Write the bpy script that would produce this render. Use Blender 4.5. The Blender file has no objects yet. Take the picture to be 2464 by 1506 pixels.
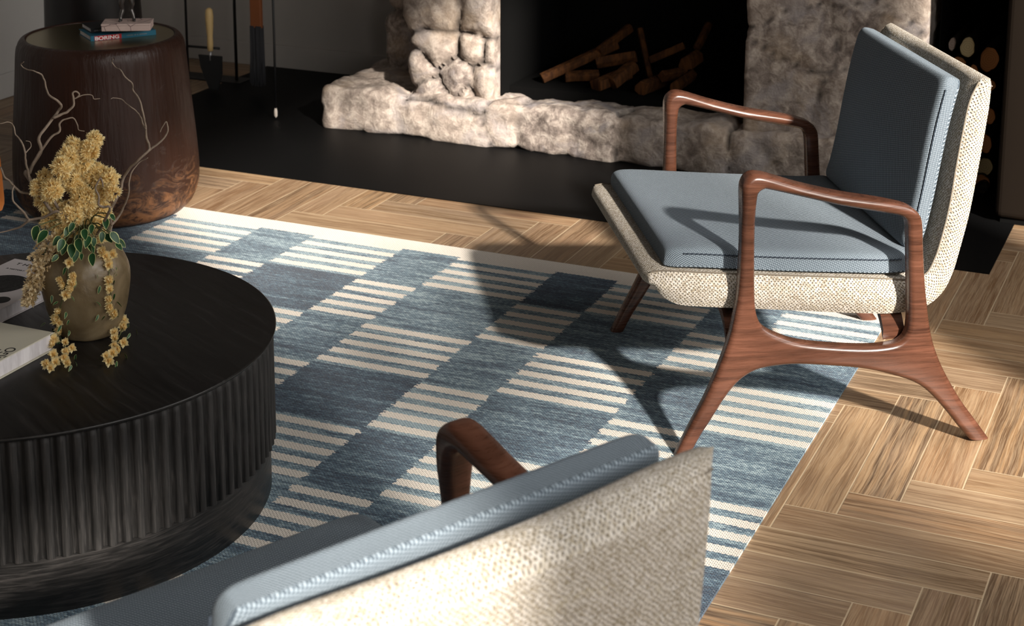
import bpy, math, random
from mathutils import Vector, Matrix, noise

# ------------------------------------------------------------------ camera, sun, sky, exposure
scene = bpy.context.scene
COL = scene.collection
f_px, CX, CY, W_, H_ = 4138.4, 1232.0, 136.24, 2464.0, 1506.0
pitch, yaw, roll = (math.radians(a) for a in (12.504, 23.825, 0.1446))
fw = Vector((-math.sin(yaw)*math.cos(pitch), math.cos(yaw)*math.cos(pitch), -math.sin(pitch)))
rt0 = Vector((math.cos(yaw), math.sin(yaw), 0)); up0 = rt0.cross(fw)
rt = rt0*math.cos(roll) + up0*math.sin(roll); up = -rt0*math.sin(roll) + up0*math.cos(roll)
cam_d = bpy.data.cameras.new('camera'); cam = bpy.data.objects.new('camera', cam_d); COL.objects.link(cam)
R3 = Matrix((rt, up, -fw)).transposed()
cam.matrix_world = Matrix.Translation((0, 0, 1.65)) @ R3.to_4x4()
cam_d.sensor_width = 36; cam_d.lens = f_px/W_*36
cam_d.shift_y = -(H_/2 - CY)/W_
cam_d.clip_start = .05; cam_d.clip_end = 60
cam_d.dof.use_dof = True; cam_d.dof.focus_distance = 3.75; cam_d.dof.aperture_fstop = 8.5
scene.camera = cam

scene.view_settings.view_transform = 'Standard'
scene.view_settings.look = 'None'
scene.view_settings.gamma = 1
scene.view_settings.use_curve_mapping = False
scene.view_settings.exposure = 0.0

SUN_DIR = Vector((1.45, -1.22, 1.0)).normalized()
sd = bpy.data.lights.new('sun', 'SUN'); sd.energy = 11.8; sd.angle = math.radians(2.3); sd.color = (1.0, .92, .82)
so = bpy.data.objects.new('sun', sd); COL.objects.link(so)
so.rotation_euler = SUN_DIR.to_track_quat('Z', 'Y').to_euler(); so.location = (6, -5, 6)

wld = bpy.data.worlds.new('world'); scene.world = wld; wld.use_nodes = True
bg = wld.node_tree.nodes['Background']; bg.inputs[0].default_value = (1.0, .97, .93, 1); bg.inputs[1].default_value = 7.0
WINDOWS = [(-1.75,-.42,.85,2.62), (.20,2.31,1.28,3.45), (3.17,4.9,1.28,3.45)]     # y0, y1, z0, z1 of the openings in the right wall
for y0, y1, z0, z1 in WINDOWS:                                             # portals: they only steer the sky light through the glassless openings
    ld = bpy.data.lights.new('window_portal', 'AREA'); ld.shape = 'RECTANGLE'; ld.size = z1-z0; ld.size_y = y1-y0; ld.cycles.is_portal = True
    lo = bpy.data.objects.new('window_portal', ld); COL.objects.link(lo); lo.location = (1.70, (y0+y1)/2, (z0+z1)/2); lo.rotation_euler = (0, math.radians(90), 0)

# ------------------------------------------------------------------ helpers
def tag(o, label=None, cat=None, group=None, kind=None):
    if label: o['label'] = label
    if cat: o['category'] = cat
    if group: o['group'] = group
    if kind: o['kind'] = kind
    return o
def empty(name, loc=(0,0,0), rz=0, label=None, cat=None, group=None):
    o = bpy.data.objects.new(name, None); COL.objects.link(o); o.location = loc; o.rotation_euler = (0,0,rz)
    o.empty_display_size = .05
    return tag(o, label, cat, group)
def mesh(name, verts, faces, mat=None, parent=None, smooth=True, uvs=None, loc=None):
    me = bpy.data.meshes.new(name); me.from_pydata([tuple(v) for v in verts], [], faces); me.update()
    if mat: me.materials.append(mat)
    if smooth:
        for p in me.polygons: p.use_smooth = True
    if uvs:
        uvl = me.uv_layers.new(name='UVMap')
        for l in me.loops: uvl.data[l.index].uv = uvs[l.vertex_index]
    o = bpy.data.objects.new(name, me); COL.objects.link(o)
    if parent: o.parent = parent
    if loc: o.location = loc
    return o
def copy_tree(o, parent=None):
    c = o.copy(); COL.objects.link(c); c.parent = parent
    for ch in list(o.children): copy_tree(ch, c)
    return c
class MB:
    """collects shapes that become ONE mesh"""
    def __init__(s): s.v = []; s.f = []
    def add(s, v, f):
        n = len(s.v); s.v += [Vector(a) for a in v]; s.f += [tuple(i+n for i in q) for q in f]; return s
    def box(s, a, b, M=None):
        x0,y0,z0 = a; x1,y1,z1 = b
        v = [Vector(p) for p in ((x0,y0,z0),(x1,y0,z0),(x1,y1,z0),(x0,y1,z0),(x0,y0,z1),(x1,y0,z1),(x1,y1,z1),(x0,y1,z1))]
        if M: v = [M @ p for p in v]
        return s.add(v, [(0,3,2,1),(4,5,6,7),(0,1,5,4),(1,2,6,5),(2,3,7,6),(3,0,4,7)])
    def tube(s, pts, rad, n=8, cap=True):
        pts = [Vector(p) for p in pts]; m = len(pts)
        if not hasattr(rad, '__len__'): rad = [rad]*m
        T = [(pts[min(i+1,m-1)]-pts[max(i-1,0)]).normalized() for i in range(m)]
        a = Vector((0,0,1)) if abs(T[0].z) < .9 else Vector((1,0,0))
        N = (a - T[0]*a.dot(T[0])).normalized(); rings = []; v = []
        for i in range(m):
            N = (N - T[i]*N.dot(T[i])).normalized(); B = T[i].cross(N)
            for k in range(n):
                t = 2*math.pi*k/n; v.append(pts[i] + (N*math.cos(t)+B*math.sin(t))*rad[i])
        f = [(i*n+k, i*n+(k+1)%n, (i+1)*n+(k+1)%n, (i+1)*n+k) for i in range(m-1) for k in range(n)]
        if cap: f += [tuple(range(n))[::-1], tuple((m-1)*n+k for k in range(n))]
        return s.add(v, f)
    def build(s, name, mat=None, parent=None, smooth=True, **k): return mesh(name, s.v, s.f, mat, parent, smooth, **k)
def catmull(P, n, closed=False):
    P = [Vector(p) for p in P]; m = len(P); out = []
    rng = m if closed else m-1
    for i in range(rng):
        g = (lambda k: P[k % m]) if closed else (lambda k: P[max(0, min(m-1, k))])
        a,b,c,d = g(i-1), g(i), g(i+1), g(i+2)
        for j in range(n):
            t = j/n; t2 = t*t; t3 = t2*t
            out.append(.5*((2*b) + (c-a)*t + (2*a-5*b+4*c-d)*t2 + (3*b-a-3*c+d)*t3))
    if not closed: out.append(P[-1].copy())
    return out
def lathe(name, prof, mat, parent=None, n=64, loc=None, disp=None, uv=False):
    v = []; f = []; m = len(prof)
    for (r, z) in prof:
        for k in range(n):
            t = 2*math.pi*k/n
            rr = r + (disp(t, z, r) if disp else 0)
            v.append((rr*math.cos(t), rr*math.sin(t), z))
    f = [(i*n+k, i*n+(k+1)%n, (i+1)*n+(k+1)%n, (i+1)*n+k) for i in range(m-1) for k in range(n)]
    f += [tuple(range(n))[::-1], tuple((m-1)*n+k for k in range(n))]
    return mesh(name, v, f, mat, parent, loc=loc)
def bevel(o, w, seg=3, ang=35):
    b = o.modifiers.new('bevel', 'BEVEL'); b.width = w; b.segments = seg; b.limit_method = 'ANGLE'; b.angle_limit = math.radians(ang)
    return o
def flat_by_angle(o, deg=40):
    me = o.data
    for p in me.polygons: p.use_smooth = True
    try: me.set_sharp_from_angle(angle=math.radians(deg))
    except Exception: pass
    return o
def text(name, s, size, mat, parent, M, ext=.0002, off=0.0, sx=1.0, align='LEFT'):  # off thickens the strokes
    c = bpy.data.curves.new(name, 'FONT'); c.body = s; c.size = size; c.extrude = ext; c.offset = off; c.align_x = align
    tmp = bpy.data.objects.new(name+'_tmp', c); COL.objects.link(tmp)
    dg = bpy.context.evaluated_depsgraph_get(); dg.update()
    me = bpy.data.meshes.new_from_object(tmp.evaluated_get(dg)); bpy.data.objects.remove(tmp)
    me.name = name; me.materials.clear(); me.materials.append(mat)
    S = Matrix.Diagonal((sx,1,1,1))
    me.transform(M @ S)
    o = bpy.data.objects.new(name, me); COL.objects.link(o)
    if parent: o.parent = parent
    return o

# ------------------------------------------------------------------ shader mini language
class G:
    def __init__(s, name, rough=.6, spec=.5):
        s.m = bpy.data.materials.new(name); s.m.use_nodes = True; s.t = s.m.node_tree
        s.b = s.t.nodes['Principled BSDF']; s.b.inputs['Roughness'].default_value = rough
        s.b.inputs['Specular IOR Level'].default_value = spec
    def nd(s, typ, **k):
        n = s.t.nodes.new(typ)
        for a, b in k.items(): setattr(n, a, b)
        return n
    def put(s, sock, x):
        if isinstance(x, bpy.types.NodeSocket): s.t.links.new(x, sock)
        elif isinstance(x, (tuple, list)) and len(x) == 3 and sock.type == 'RGBA': sock.default_value = (*x, 1)
        else: sock.default_value = x
    def math(s, op, a, b=0.0, c=None, clamp=False):
        n = s.nd('ShaderNodeMath', operation=op, use_clamp=clamp); s.put(n.inputs[0], a); s.put(n.inputs[1], b)
        if c is not None: s.put(n.inputs[2], c)
        return n.outputs[0]
    def add(s,a,b): return s.math('ADD',a,b)
    def sub(s,a,b): return s.math('SUBTRACT',a,b)
    def mul(s,a,b): return s.math('MULTIPLY',a,b)
    def step(s, a, lo, hi, to0=0.0, to1=1.0):
        n = s.nd('ShaderNodeMapRange', interpolation_type='SMOOTHSTEP'); s.put(n.inputs[0], a)
        for i, x in enumerate((lo, hi, to0, to1)): s.put(n.inputs[1+i], x)
        return n.outputs[0]
    def sep(s, v):
        n = s.nd('ShaderNodeSeparateXYZ'); s.put(n.inputs[0], v); return n.outputs
    def comb(s, x, y, z=0.0):
        n = s.nd('ShaderNodeCombineXYZ'); s.put(n.inputs[0], x); s.put(n.inputs[1], y); s.put(n.inputs[2], z); return n.outputs[0]
    def coord(s, k='Object'): return s.nd('ShaderNodeTexCoord').outputs[k]
    def attr(s, k):
        return s.nd('ShaderNodeAttribute', attribute_name=k)
    def map(s, v, scale=(1,1,1), rot=(0,0,0), loc=(0,0,0)):
        n = s.nd('ShaderNodeMapping'); s.put(n.inputs[0], v); n.inputs['Location'].default_value = loc
        n.inputs['Rotation'].default_value = rot; n.inputs['Scale'].default_value = scale; return n.outputs[0]
    def noise(s, v, scale=5, detail=4, rough=.55, dist=0.0, out=0):
        n = s.nd('ShaderNodeTexNoise'); s.put(n.inputs['Vector'], v); s.put(n.inputs['Scale'], scale)
        n.inputs['Detail'].default_value = detail; n.inputs['Roughness'].default_value = rough; s.put(n.inputs['Distortion'], dist)
        return n.outputs[out]
    def vor(s, v, scale=5, feature='F1', out='Distance', rnd=1.0):
        n = s.nd('ShaderNodeTexVoronoi', feature=feature); s.put(n.inputs['Vector'], v); s.put(n.inputs['Scale'], scale)
        n.inputs['Randomness'].default_value = rnd
        return n.outputs[out]
    def ramp(s, f, stops, interp='LINEAR'):
        n = s.nd('ShaderNodeValToRGB'); n.color_ramp.interpolation = interp; s.put(n.inputs[0], f); r = n.color_ramp
        while len(r.elements) > 1: r.elements.remove(r.elements[-1])
        for i, (p, c) in enumerate(stops):
            e = r.elements[0] if i == 0 else r.elements.new(p)
            e.position = p; e.color = (*c, 1) if len(c) == 3 else c
        return n.outputs[0]
    def mix(s, f, a, b, mode='MIX'):
        n = s.nd('ShaderNodeMix', data_type='RGBA', blend_type=mode); s.put(n.inputs[0], f); s.put(n.inputs[6], a); s.put(n.inputs[7], b)
        return n.outputs[2]
    def bump(s, h, strength=.3, dist=.002):
        n = s.nd('ShaderNodeBump'); s.put(n.inputs['Height'], h); n.inputs['Strength'].default_value = strength
        n.inputs['Distance'].default_value = dist; s.t.links.new(n.outputs[0], s.b.inputs['Normal']); return n
    def col(s, c): s.put(s.b.inputs['Base Color'], c); return s
    def rough(s, c): s.put(s.b.inputs['Roughness'], c); return s

def flat(name, c, rough=.6, spec=.5, metal=0):
    g = G(name, rough, spec); tc = g.coord()
    n = g.noise(tc, 30, 3); g.col(g.mix(g.mul(n, .25), c, tuple(x*.8 for x in c))); g.b.inputs['Metallic'].default_value = metal
    return g.m

def mat_floor():
    g = G('herringbone_oak', .42, .4)
    uv = g.nd('ShaderNodeUVMap', uv_map='UVMap').outputs[0]; rn = g.nd('ShaderNodeUVMap', uv_map='rnd').outputs[0]
    x, y, _ = g.sep(uv); r1, r2, _ = g.sep(rn)
    off = g.comb(g.mul(r1, 37.0), g.mul(r2, 53.0), g.mul(r1, 11.0))
    n = g.nd('ShaderNodeVectorMath', operation='ADD'); g.put(n.inputs[0], uv); g.put(n.inputs[1], off); p = n.outputs[0]
    wob = g.noise(g.map(p, (3.5, 14, 1)), 1.0, 3, .5)                       # wavy grain
    yy = g.add(y, g.mul(wob, .022))
    g1 = g.noise(g.comb(g.mul(x, 1.4), g.mul(yy, 52.0), g.mul(r1, 40.0)), 1.0, 6, .66)
    bands = g.step(g1, .43, .58)
    fine = g.noise(g.comb(g.mul(x, 9.0), g.mul(yy, 320.0), g.mul(r2, 31.0)), 1.0, 4, .6)
    pores = g.step(g.noise(g.comb(g.mul(x, 30.0), g.mul(y, 500.0), r1), 1.0, 2, .5), .58, .72)
    base = g.ramp(r1, [(0,(.285,.162,.086)),(.25,(.36,.235,.130)),(.45,(.195,.118,.070)),(.6,(.32,.193,.098)),(.8,(.235,.156,.099)),(1,(.37,.255,.152))])
    dark = g.ramp(r2, [(0,(.105,.054,.028)),(.4,(.16,.080,.034)),(.7,(.085,.054,.035)),(1,(.17,.095,.042))])
    amt = g.mul(bands, g.step(r2, .1, .75, .42, 1.0))
    c = g.mix(amt, base, dark)
    c = g.mix(g.mul(g.step(fine, .40, .62), .38), c, (.50,.37,.235))
    fib = g.noise(g.comb(g.mul(x, 4.0), g.mul(yy, 190.0), g.mul(r1, 17.0)), 1.0, 4, .65)
    c = g.mix(g.mul(g.step(fib, .50, .64), .42), c, (.12,.070,.038))
    blot = g.noise(g.map(p, (2.2, 7, 1)), 1.0, 3, .55)
    c = g.mix(g.mul(g.step(blot, .52, .75), .4), c, (.30,.20,.13))
    c = g.mix(g.mul(pores, .35), c, (.16,.10,.06))
    kd = g.vor(g.map(p, (2.0, 7.5, 1)), 1.0)                                  # knots
    ksel = g.vor(g.map(p, (2.0, 7.5, 1)), 1.0, out='Color'); ks, _, _ = g.sep(ksel)
    knot = g.mul(g.step(kd, .22, .05), g.step(ks, .50, .54))
    c = g.mix(g.mul(knot, .85), c, (.13,.07,.04))
    # thin light joint around each plank
    ex = g.math('MINIMUM', x, g.sub(L_PL, x)); ey = g.math('MINIMUM', y, g.sub(W_PL, y)); e = g.math('MINIMUM', ex, ey)
    joint = g.step(e, .0021, .0011)
    c = g.mix(g.mul(joint, .85), c, (.50,.39,.26))
    g.col(c); g.rough(g.step(fine, 0, 1, .34, .55))
    h = g.sub(g.add(g.mul(bands, -.5), g.mul(fine, .5)), joint)
    g.bump(h, .35, .0015)
    return g.m

def mat_rug():
    g = G('woven_rug', .95, .1)
    p = g.coord(); x, y, z = g.sep(p)
    # jagged knots at the stripe ends
    row = g.math('FLOOR', g.mul(y, 230.0))
    jag = g.noise(g.comb(g.mul(x, 3.0), g.mul(row, 7.31), 0.0), 1.0, 1, .5)
    kx = g.math('FLOOR', g.mul(x, 100.0)); jy = g.nd('ShaderNodeTexWhiteNoise'); g.put(jy.inputs['Vector'], g.comb(kx, g.math('FLOOR', g.mul(y, 17.4)), 0.0))
    xx = g.add(x, g.mul(g.sub(jag, .5), .032))
    wv = g.math('SINE', g.mul(x, 2*math.pi/.0125))
    yy = g.add(g.add(y, g.mul(g.sub(g.noise(g.comb(g.mul(x, 60.0), g.mul(y, 10.0), 0.0), 1.0, 2), .5), .006)), g.mul(wv, .0012))
    # local period cells: X from 1.745 with period .4867 ; Y from 3.9905 going down, five stripes of .0575 per row
    PX, PYR = .4867, .2875
    ux = g.math('FLOORED_MODULO', g.add(xx, 1.745+PX*20), PX)                  # 0 = left edge of a narrow block
    narrow = g.step(ux, .1855, .1865, 1.0, 0.0)
    v = g.sub(4.2885, yy)                                                        # distance below the top of row 1
    ri = g.math('FLOOR', g.math('DIVIDE', v, PYR)); odd = g.math('FLOORED_MODULO', ri, 2.0)  # row1 -> 0 (cream in wide)
    vs = g.math('FLOORED_MODULO', v, .0575)
    inv = g.math('GREATER_THAN', g.math('ABSOLUTE', g.sub(narrow, g.sub(1.0, odd))), .5)      # cream block?
    wid = g.math('MULTIPLY', g.step(vs, .0125, .0150), g.step(vs, .0445, .0420))
    cream = g.mul(wid, inv)
    bx = g.step(x, -3.36, -3.35)
    border = g.step(yy, 4.2665, 4.2695); 
    cream = g.math('MAXIMUM', g.mul(cream, 1.0), border)
    # blue: streaky abrash along the rows
    s1 = g.noise(g.comb(g.mul(x, 3.2), g.mul(y, 30.0), 0.0), 1.0, 4, .6)
    s2 = g.noise(g.comb(g.mul(x, 22.0), g.mul(y, 190.0), 3.0), 1.0, 3, .6)
    cellr = g.nd('ShaderNodeTexWhiteNoise'); g.put(cellr.inputs['Vector'], g.comb(g.math('FLOOR', g.math('DIVIDE', g.add(xx, 1.745+PX*20), PX)), ri, narrow))
    kn = g.nd('ShaderNodeTexWhiteNoise'); g.put(kn.inputs['Vector'], g.comb(g.math('FLOOR', g.add(g.mul(x, 120.0), g.mul(g.math('FLOORED_MODULO', row, 2.0), .5))), row, 5.0))
    s3 = g.noise(g.comb(g.mul(x, 8.0), g.mul(y, 70.0), 9.0), 1.0, 4, .65)
    t = g.add(g.add(g.mul(s1, .65), g.mul(s3, .40)), g.add(g.mul(g.sub(s2, .5), .55), g.add(g.mul(g.sub(kn.outputs[0], .5), .16), g.mul(g.sub(cellr.outputs[0], .5), .20))))
    fb = g.step(inv, 0, 1, 0.0, .12)
    t = g.add(t, fb)
    blue = g.ramp(t, [(.33,(.012,.028,.058)),(.47,(.040,.085,.138)),(.58,(.115,.195,.255)),(.72,(.33,.44,.49))])
    crm = g.mix(g.noise(g.map(p, (250,250,1)), 1.0, 2), (.66,.585,.50), (.86,.80,.72))
    c = g.mix(cream, blue, crm)
    # knotted loops
    jr = g.math('FLOORED_MODULO', row, 2.0)
    lx = g.math('ABSOLUTE', g.sub(g.math('FRACT', g.add(g.mul(x, 120.0), g.mul(jr, .5))), .5))
    ly = g.math('ABSOLUTE', g.sub(g.math('FRACT', g.mul(y, 230.0)), .5))
    loop = g.step(g.math('MAXIMUM', g.mul(lx, 1.0), ly), .28, .5, 1.0, 0.0)
    nn = g.noise(g.map(p, (170,330,1)), 1.0, 3, .7)
    c = g.mix(g.mul(g.sub(1.0, loop), g.step(cream, 0, 1, .62, .22)), c, (.02,.03,.045))
    c = g.mix(g.mul(g.step(nn, .5, .75), g.step(cream, 0, 1, .35, .05)), c, (.42,.52,.56))
    g.col(c); g.bump(g.add(loop, nn), .5, .003)
    g.b.inputs['Sheen Weight'].default_value = .15
    return g.m

def mat_stone():
    g = G('rough_fieldstone', .85, .25)
    p = g.coord(); a = g.attr('crack').outputs['Fac']; tint = g.attr('tint').outputs['Fac']
    n1 = g.noise(p, 5, 6, .62, .5); n2 = g.noise(p, 26, 6, .68, .4); n3 = g.noise(g.map(p, loc=(5,2,1)), 3.2, 4, .6)
    c = g.ramp(g.add(g.mul(n2,.7),g.mul(n1,.3)), [(.36,(.085,.068,.062)),(.46,(.21,.172,.152)),(.54,(.38,.325,.285)),(.66,(.60,.525,.46))])
    c = g.mix(g.mul(g.step(n1, .50, .62), .6), c, (.23,.22,.245))
    c = g.mix(g.mul(g.step(n3, .54, .66), .34), c, (.40,.28,.16))
    c = g.mix(g.mul(tint, .30), c, (.60,.49,.40))
    c = g.mix(g.mul(a, .85), c, (.055,.048,.045))
    g.col(c); g.bump(g.add(g.noise(p, 60, 8, .7), g.mul(n2, 1.5)), .55, .009)
    return g.m

def mat_walnut(name='oiled_walnut'):
    g = G(name, .28, .5)
    p = g.coord(); x, y, z = g.sep(p)
    wob = g.noise(g.map(p, (4,4,8)), 1.0, 3)
    zz = g.add(z, g.mul(wob, .02))
    n = g.noise(g.comb(g.mul(x, 5.0), g.mul(y, 12.0), g.mul(zz, 95.0)), 1.0, 5, .62)
    f = g.noise(g.comb(g.mul(x, 22.0), g.mul(y, 30.0), g.mul(zz, 520.0)), 1.0, 3, .6)
    big = g.noise(g.map(p, (3,3,3)), 1.0, 2)
    t = g.add(g.mul(n, .72), g.add(g.mul(f, .28), g.mul(g.sub(big, .5), .35)))
    c = g.ramp(t, [(.28,(.027,.010,.006)),(.46,(.068,.026,.0145)),(.60,(.105,.041,.024)),(.78,(.155,.066,.040))])
    g.col(c); g.rough(g.step(f, 0, 1, .22, .36)); g.bump(f, .06, .0005)
    g.b.inputs['Coat Weight'].default_value = .06; g.b.inputs['Coat Roughness'].default_value = .22
    return g.m

def mat_tweed(name='oatmeal_tweed', sc=1.0):
    g = G(name, .95, .08)
    uv = g.nd('ShaderNodeUVMap', uv_map='UVMap').outputs[0]
    x, y, _ = g.sep(g.map(uv, (sc,sc,1)))
    wx = g.noise(g.map(uv, (40,40,1)), 1.0, 3, out=1); 
    n = g.nd('ShaderNodeVectorMath', operation='MULTIPLY_ADD'); g.put(n.inputs[0], wx); n.inputs[1].default_value = (.010,.010,0); g.put(n.inputs[2], uv); q = n.outputs[0]
    qx, qy, _ = g.sep(q)
    fr = 118.0*sc
    ca = g.math('COSINE', g.mul(qx, 2*math.pi*fr)); cb_ = g.math('COSINE', g.mul(qy, 2*math.pi*fr))
    hole = g.step(g.add(g.mul(ca, cb_), g.mul(g.sub(g.noise(g.map(uv, (150,150,1)), 1.0, 3), .5), 1.1)), .25, .95)                         # small dark gaps on a diagonal lattice
    ra = g.math('FLOOR', g.mul(g.add(qx, qy), 2*fr)); rb = g.math('FLOOR', g.mul(g.sub(qx, qy), 2*fr))
    wn = g.nd('ShaderNodeTexWhiteNoise'); g.put(wn.inputs['Vector'], g.comb(ra, rb, 0.0))
    hole = g.mul(hole, g.step(wn.outputs[0], .0, .5, .5, 1.0)); loop = g.sub(1.0, hole)
    big = g.noise(g.map(uv, (16,26,1)), 1.0, 4, .6)
    c = g.ramp(g.add(g.mul(wn.outputs[0], .6), g.mul(big, .4)), [(.15,(.27,.225,.155)),(.35,(.42,.37,.30)),(.6,(.56,.515,.455)),(.9,(.70,.66,.61))])
    c = g.mix(g.mul(g.step(big, .55, .70), .35), c, (.40,.335,.19))
    c = g.mix(g.mul(hole, .78), c, (.13,.10,.07))
    fz = g.noise(g.map(uv, (420,420,1)), 1.0, 3, .7)
    c = g.mix(g.mul(g.step(fz, .5, .75), .25), c, (.80,.76,.70))
    g.col(c); g.bump(g.add(g.mul(loop, 1.0), g.add(g.mul(fz, .35), g.mul(wn.outputs[0], .3))), .9, .0045)
    return g.m

def mat_twill():
    g = G('blue_grey_twill', .9, .12)
    uv = g.nd('ShaderNodeUVMap', uv_map='UVMap').outputs[0]; x, y, _ = g.sep(uv)
    ny = g.noise(g.map(uv, (60,60,1)), 1.0, 2)
    d = g.math('SINE', g.mul(g.add(g.add(g.mul(x, .9), g.mul(y, .45)), g.mul(ny, .0022)), 2*math.pi/.0046))
    d2 = g.math('SINE', g.mul(g.sub(g.mul(y, .95), g.mul(x, .3)), 2*math.pi/.0044))
    w = g.math('MULTIPLY', g.step(d, -.7, .7), g.step(d2, -1.0, .5, .30, 1.0))
    sp = g.noise(g.map(uv, (700,700,1)), 1.0, 2, .7)
    c = g.mix(w, (.055,.072,.092), (.330,.395,.450))
    c = g.mix(g.mul(g.step(sp, .52, .75), .3), c, (.34,.41,.47))
    g.col(c); g.bump(g.add(w, g.mul(sp, .4)), .55, .0018)
    g.b.inputs['Sheen Weight'].default_value = .03
    return g.m

def mat_oak_dark(vertical):
    g = G('blackened_oak_'+('upright' if vertical else 'level'), .38, .4)
    p = g.coord(); x, y, z = g.sep(p); th = g.math('ARCTAN2', y, x); r = g.math('SQRT', g.add(g.mul(x, x), g.mul(y, y)))
    if vertical: q = g.comb(g.mul(th, 150.0), g.mul(z, 14.0), g.mul(g.math('FLOOR', g.mul(th, 112/(2*math.pi))), 3.7))
    else: q = g.comb(g.mul(th, 6.0), g.mul(z, 170.0), 0.0)
    n = g.noise(q, 1.0, 6, .65, .8)
    c = g.ramp(n, [(.3,(.004,.0037,.0037)),(.5,(.013,.012,.0115)),(.62,(.026,.0235,.0225)),(.78,(.05,.045,.043))])
    g.col(c); g.rough(g.step(n, .3, .7, .60 if vertical else .32, .75 if vertical else .5)); g.bump(n, .5, .0015)
    return g.m
def mat_oak_top():
    g = G('blackened_oak_top', .36, .3)
    p = g.coord(); x, y, z = g.sep(g.map(p, rot=(0,0,.5)))
    n = g.noise(g.comb(g.mul(x, 4.0), g.mul(g.add(y, g.mul(g.noise(g.map(p,(5,5,5)),1.0,2), .03)), 60.0), 0.0), 1.0, 6, .65)
    c = g.ramp(n, [(.3,(.0045,.004,.0038)),(.55,(.010,.009,.0085)),(.75,(.026,.023,.022))])
    g.col(c); g.rough(g.step(n, .3, .7, .30, .44)); g.bump(n, .25, .0008)
    return g.m

def mat_drum():
    g = G('burnished_copper_brown', .3, .32)
    p = g.coord(); x, y, z = g.sep(p)
    low = g.step(z, .30, .02)                                  # mottled patches, more coppery towards the foot
    n = g.noise(g.map(p, (11,11,20)), 1.0, 8, .75, 1.8); st = g.noise(g.map(p, (26,26,2.2)), 1.0, 4, .6)
    w = g.step(g.add(n, g.mul(low, .22)), .60, .78)
    c = g.mix(st, (.008,.004,.003), (.036,.014,.009))
    c = g.mix(g.mul(g.noise(g.map(p,(3,3,1.2)),1.0,3), .35), c, (.070,.026,.013))
    c = g.mix(g.mul(w, g.step(low, 0, 1, .08, .7)), c, (.26,.115,.048))
    g.col(c); g.rough(g.add(.20, g.mul(g.noise(g.map(p,(60,60,5)),1.0,4), .45))); g.bump(g.add(g.add(st, g.noise(g.map(p,(90,90,7)),1.0,4)), g.mul(w, .6)), .6, .004)
    return g.m

# ------------------------------------------------------------------ room
W_PL, L_PL = .1073, .5365
M_floor = mat_floor(); M_rug = mat_rug(); M_stone = mat_stone(); M_wood = mat_walnut(); M_tweed = mat_tweed(); M_twill = mat_twill()
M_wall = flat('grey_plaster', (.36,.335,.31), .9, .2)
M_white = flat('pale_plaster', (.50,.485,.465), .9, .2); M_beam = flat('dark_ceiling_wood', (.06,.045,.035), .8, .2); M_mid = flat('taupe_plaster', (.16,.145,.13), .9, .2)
M_hearth = flat('black_slate', (.0045,.0045,.0047), .5, .06)
M_soot = flat('soot_black', (.004,.004,.004), .95, .05)
M_iron = flat('black_iron', (.010,.010,.011), .45, .4)
M_frame = flat('window_frame_paint', (.05,.05,.05), .5, .4)

def struct(o): o['kind'] = 'structure'; return o
def bx(name, a, b, mat, parent=None, bev=0, **k):
    o = MB().box(a, b).build(name, mat, parent, smooth=False, **k)
    if bev: bevel(o, bev)
    return o

def make_floor():
    v=[];f=[];u1=[];u2=[]; rng=random.Random(5); w=W_PL; n=5
    x0,y0=-.687,3.287; X0,X1,Y0,Y1=-4.6,1.66,-2.45,6.25
    i0=int((X0-x0)//w)-6; i1=int((X1-x0)//w)+1; j0=int((Y0-y0)//w)-6; j1=int((Y1-y0)//w)+1
    def quad(xa,ya,xb,yb,vert):
        xa=max(xa,X0);xb=min(xb,X1);ya=max(ya,Y0);yb=min(yb,Y1)
        if xb-xa<1e-4 or yb-ya<1e-4: return
        b=len(v); v.extend([(xa,ya,0),(xb,ya,0),(xb,yb,0),(xa,yb,0)]); f.append((b,b+1,b+2,b+3))
        W_=xb-xa;H_=yb-ya; r=(rng.random(),rng.random())
        if vert: u1.extend([(0,0),(0,w),(n*w,w),(n*w,0)])
        else: u1.extend([(0,0),(n*w,0),(n*w,w),(0,w)])
        u2.extend([r]*4)
    for i in range(i0,i1+1):
        for j in range(j0,j1+1):
            m=(j-i)%(2*n)
            if m==0: quad(x0+i*w,y0+j*w,x0+(i+1)*w,y0+(j+n)*w,True)
            if m==2*n-1: quad(x0+i*w,y0+j*w,x0+(i+n)*w,y0+(j+1)*w,False)
    o=mesh('floor',v,f,M_floor,smooth=False,uvs=u1)
    l=o.data.uv_layers.new(name='rnd')
    for lp in o.data.loops: l.data[lp.index].uv=u2[lp.vertex_index]
    # solid slab below
    return struct(o)
make_floor()
struct(bx('trim_1', (-3.885,4.765,0), (-.628,6.2,.003), M_hearth))           # flush black hearth slab
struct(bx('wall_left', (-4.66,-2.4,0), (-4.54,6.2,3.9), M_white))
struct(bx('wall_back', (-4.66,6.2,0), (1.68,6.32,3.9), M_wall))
struct(bx('baseboard_back', (-4.54,6.185,0), (-3.0,6.2,.10), M_wall, bev=.004))
struct(bx('baseboard_left', (-4.54,-2.4,0), (-4.528,6.185,.10), M_white, bev=.004))
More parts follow.
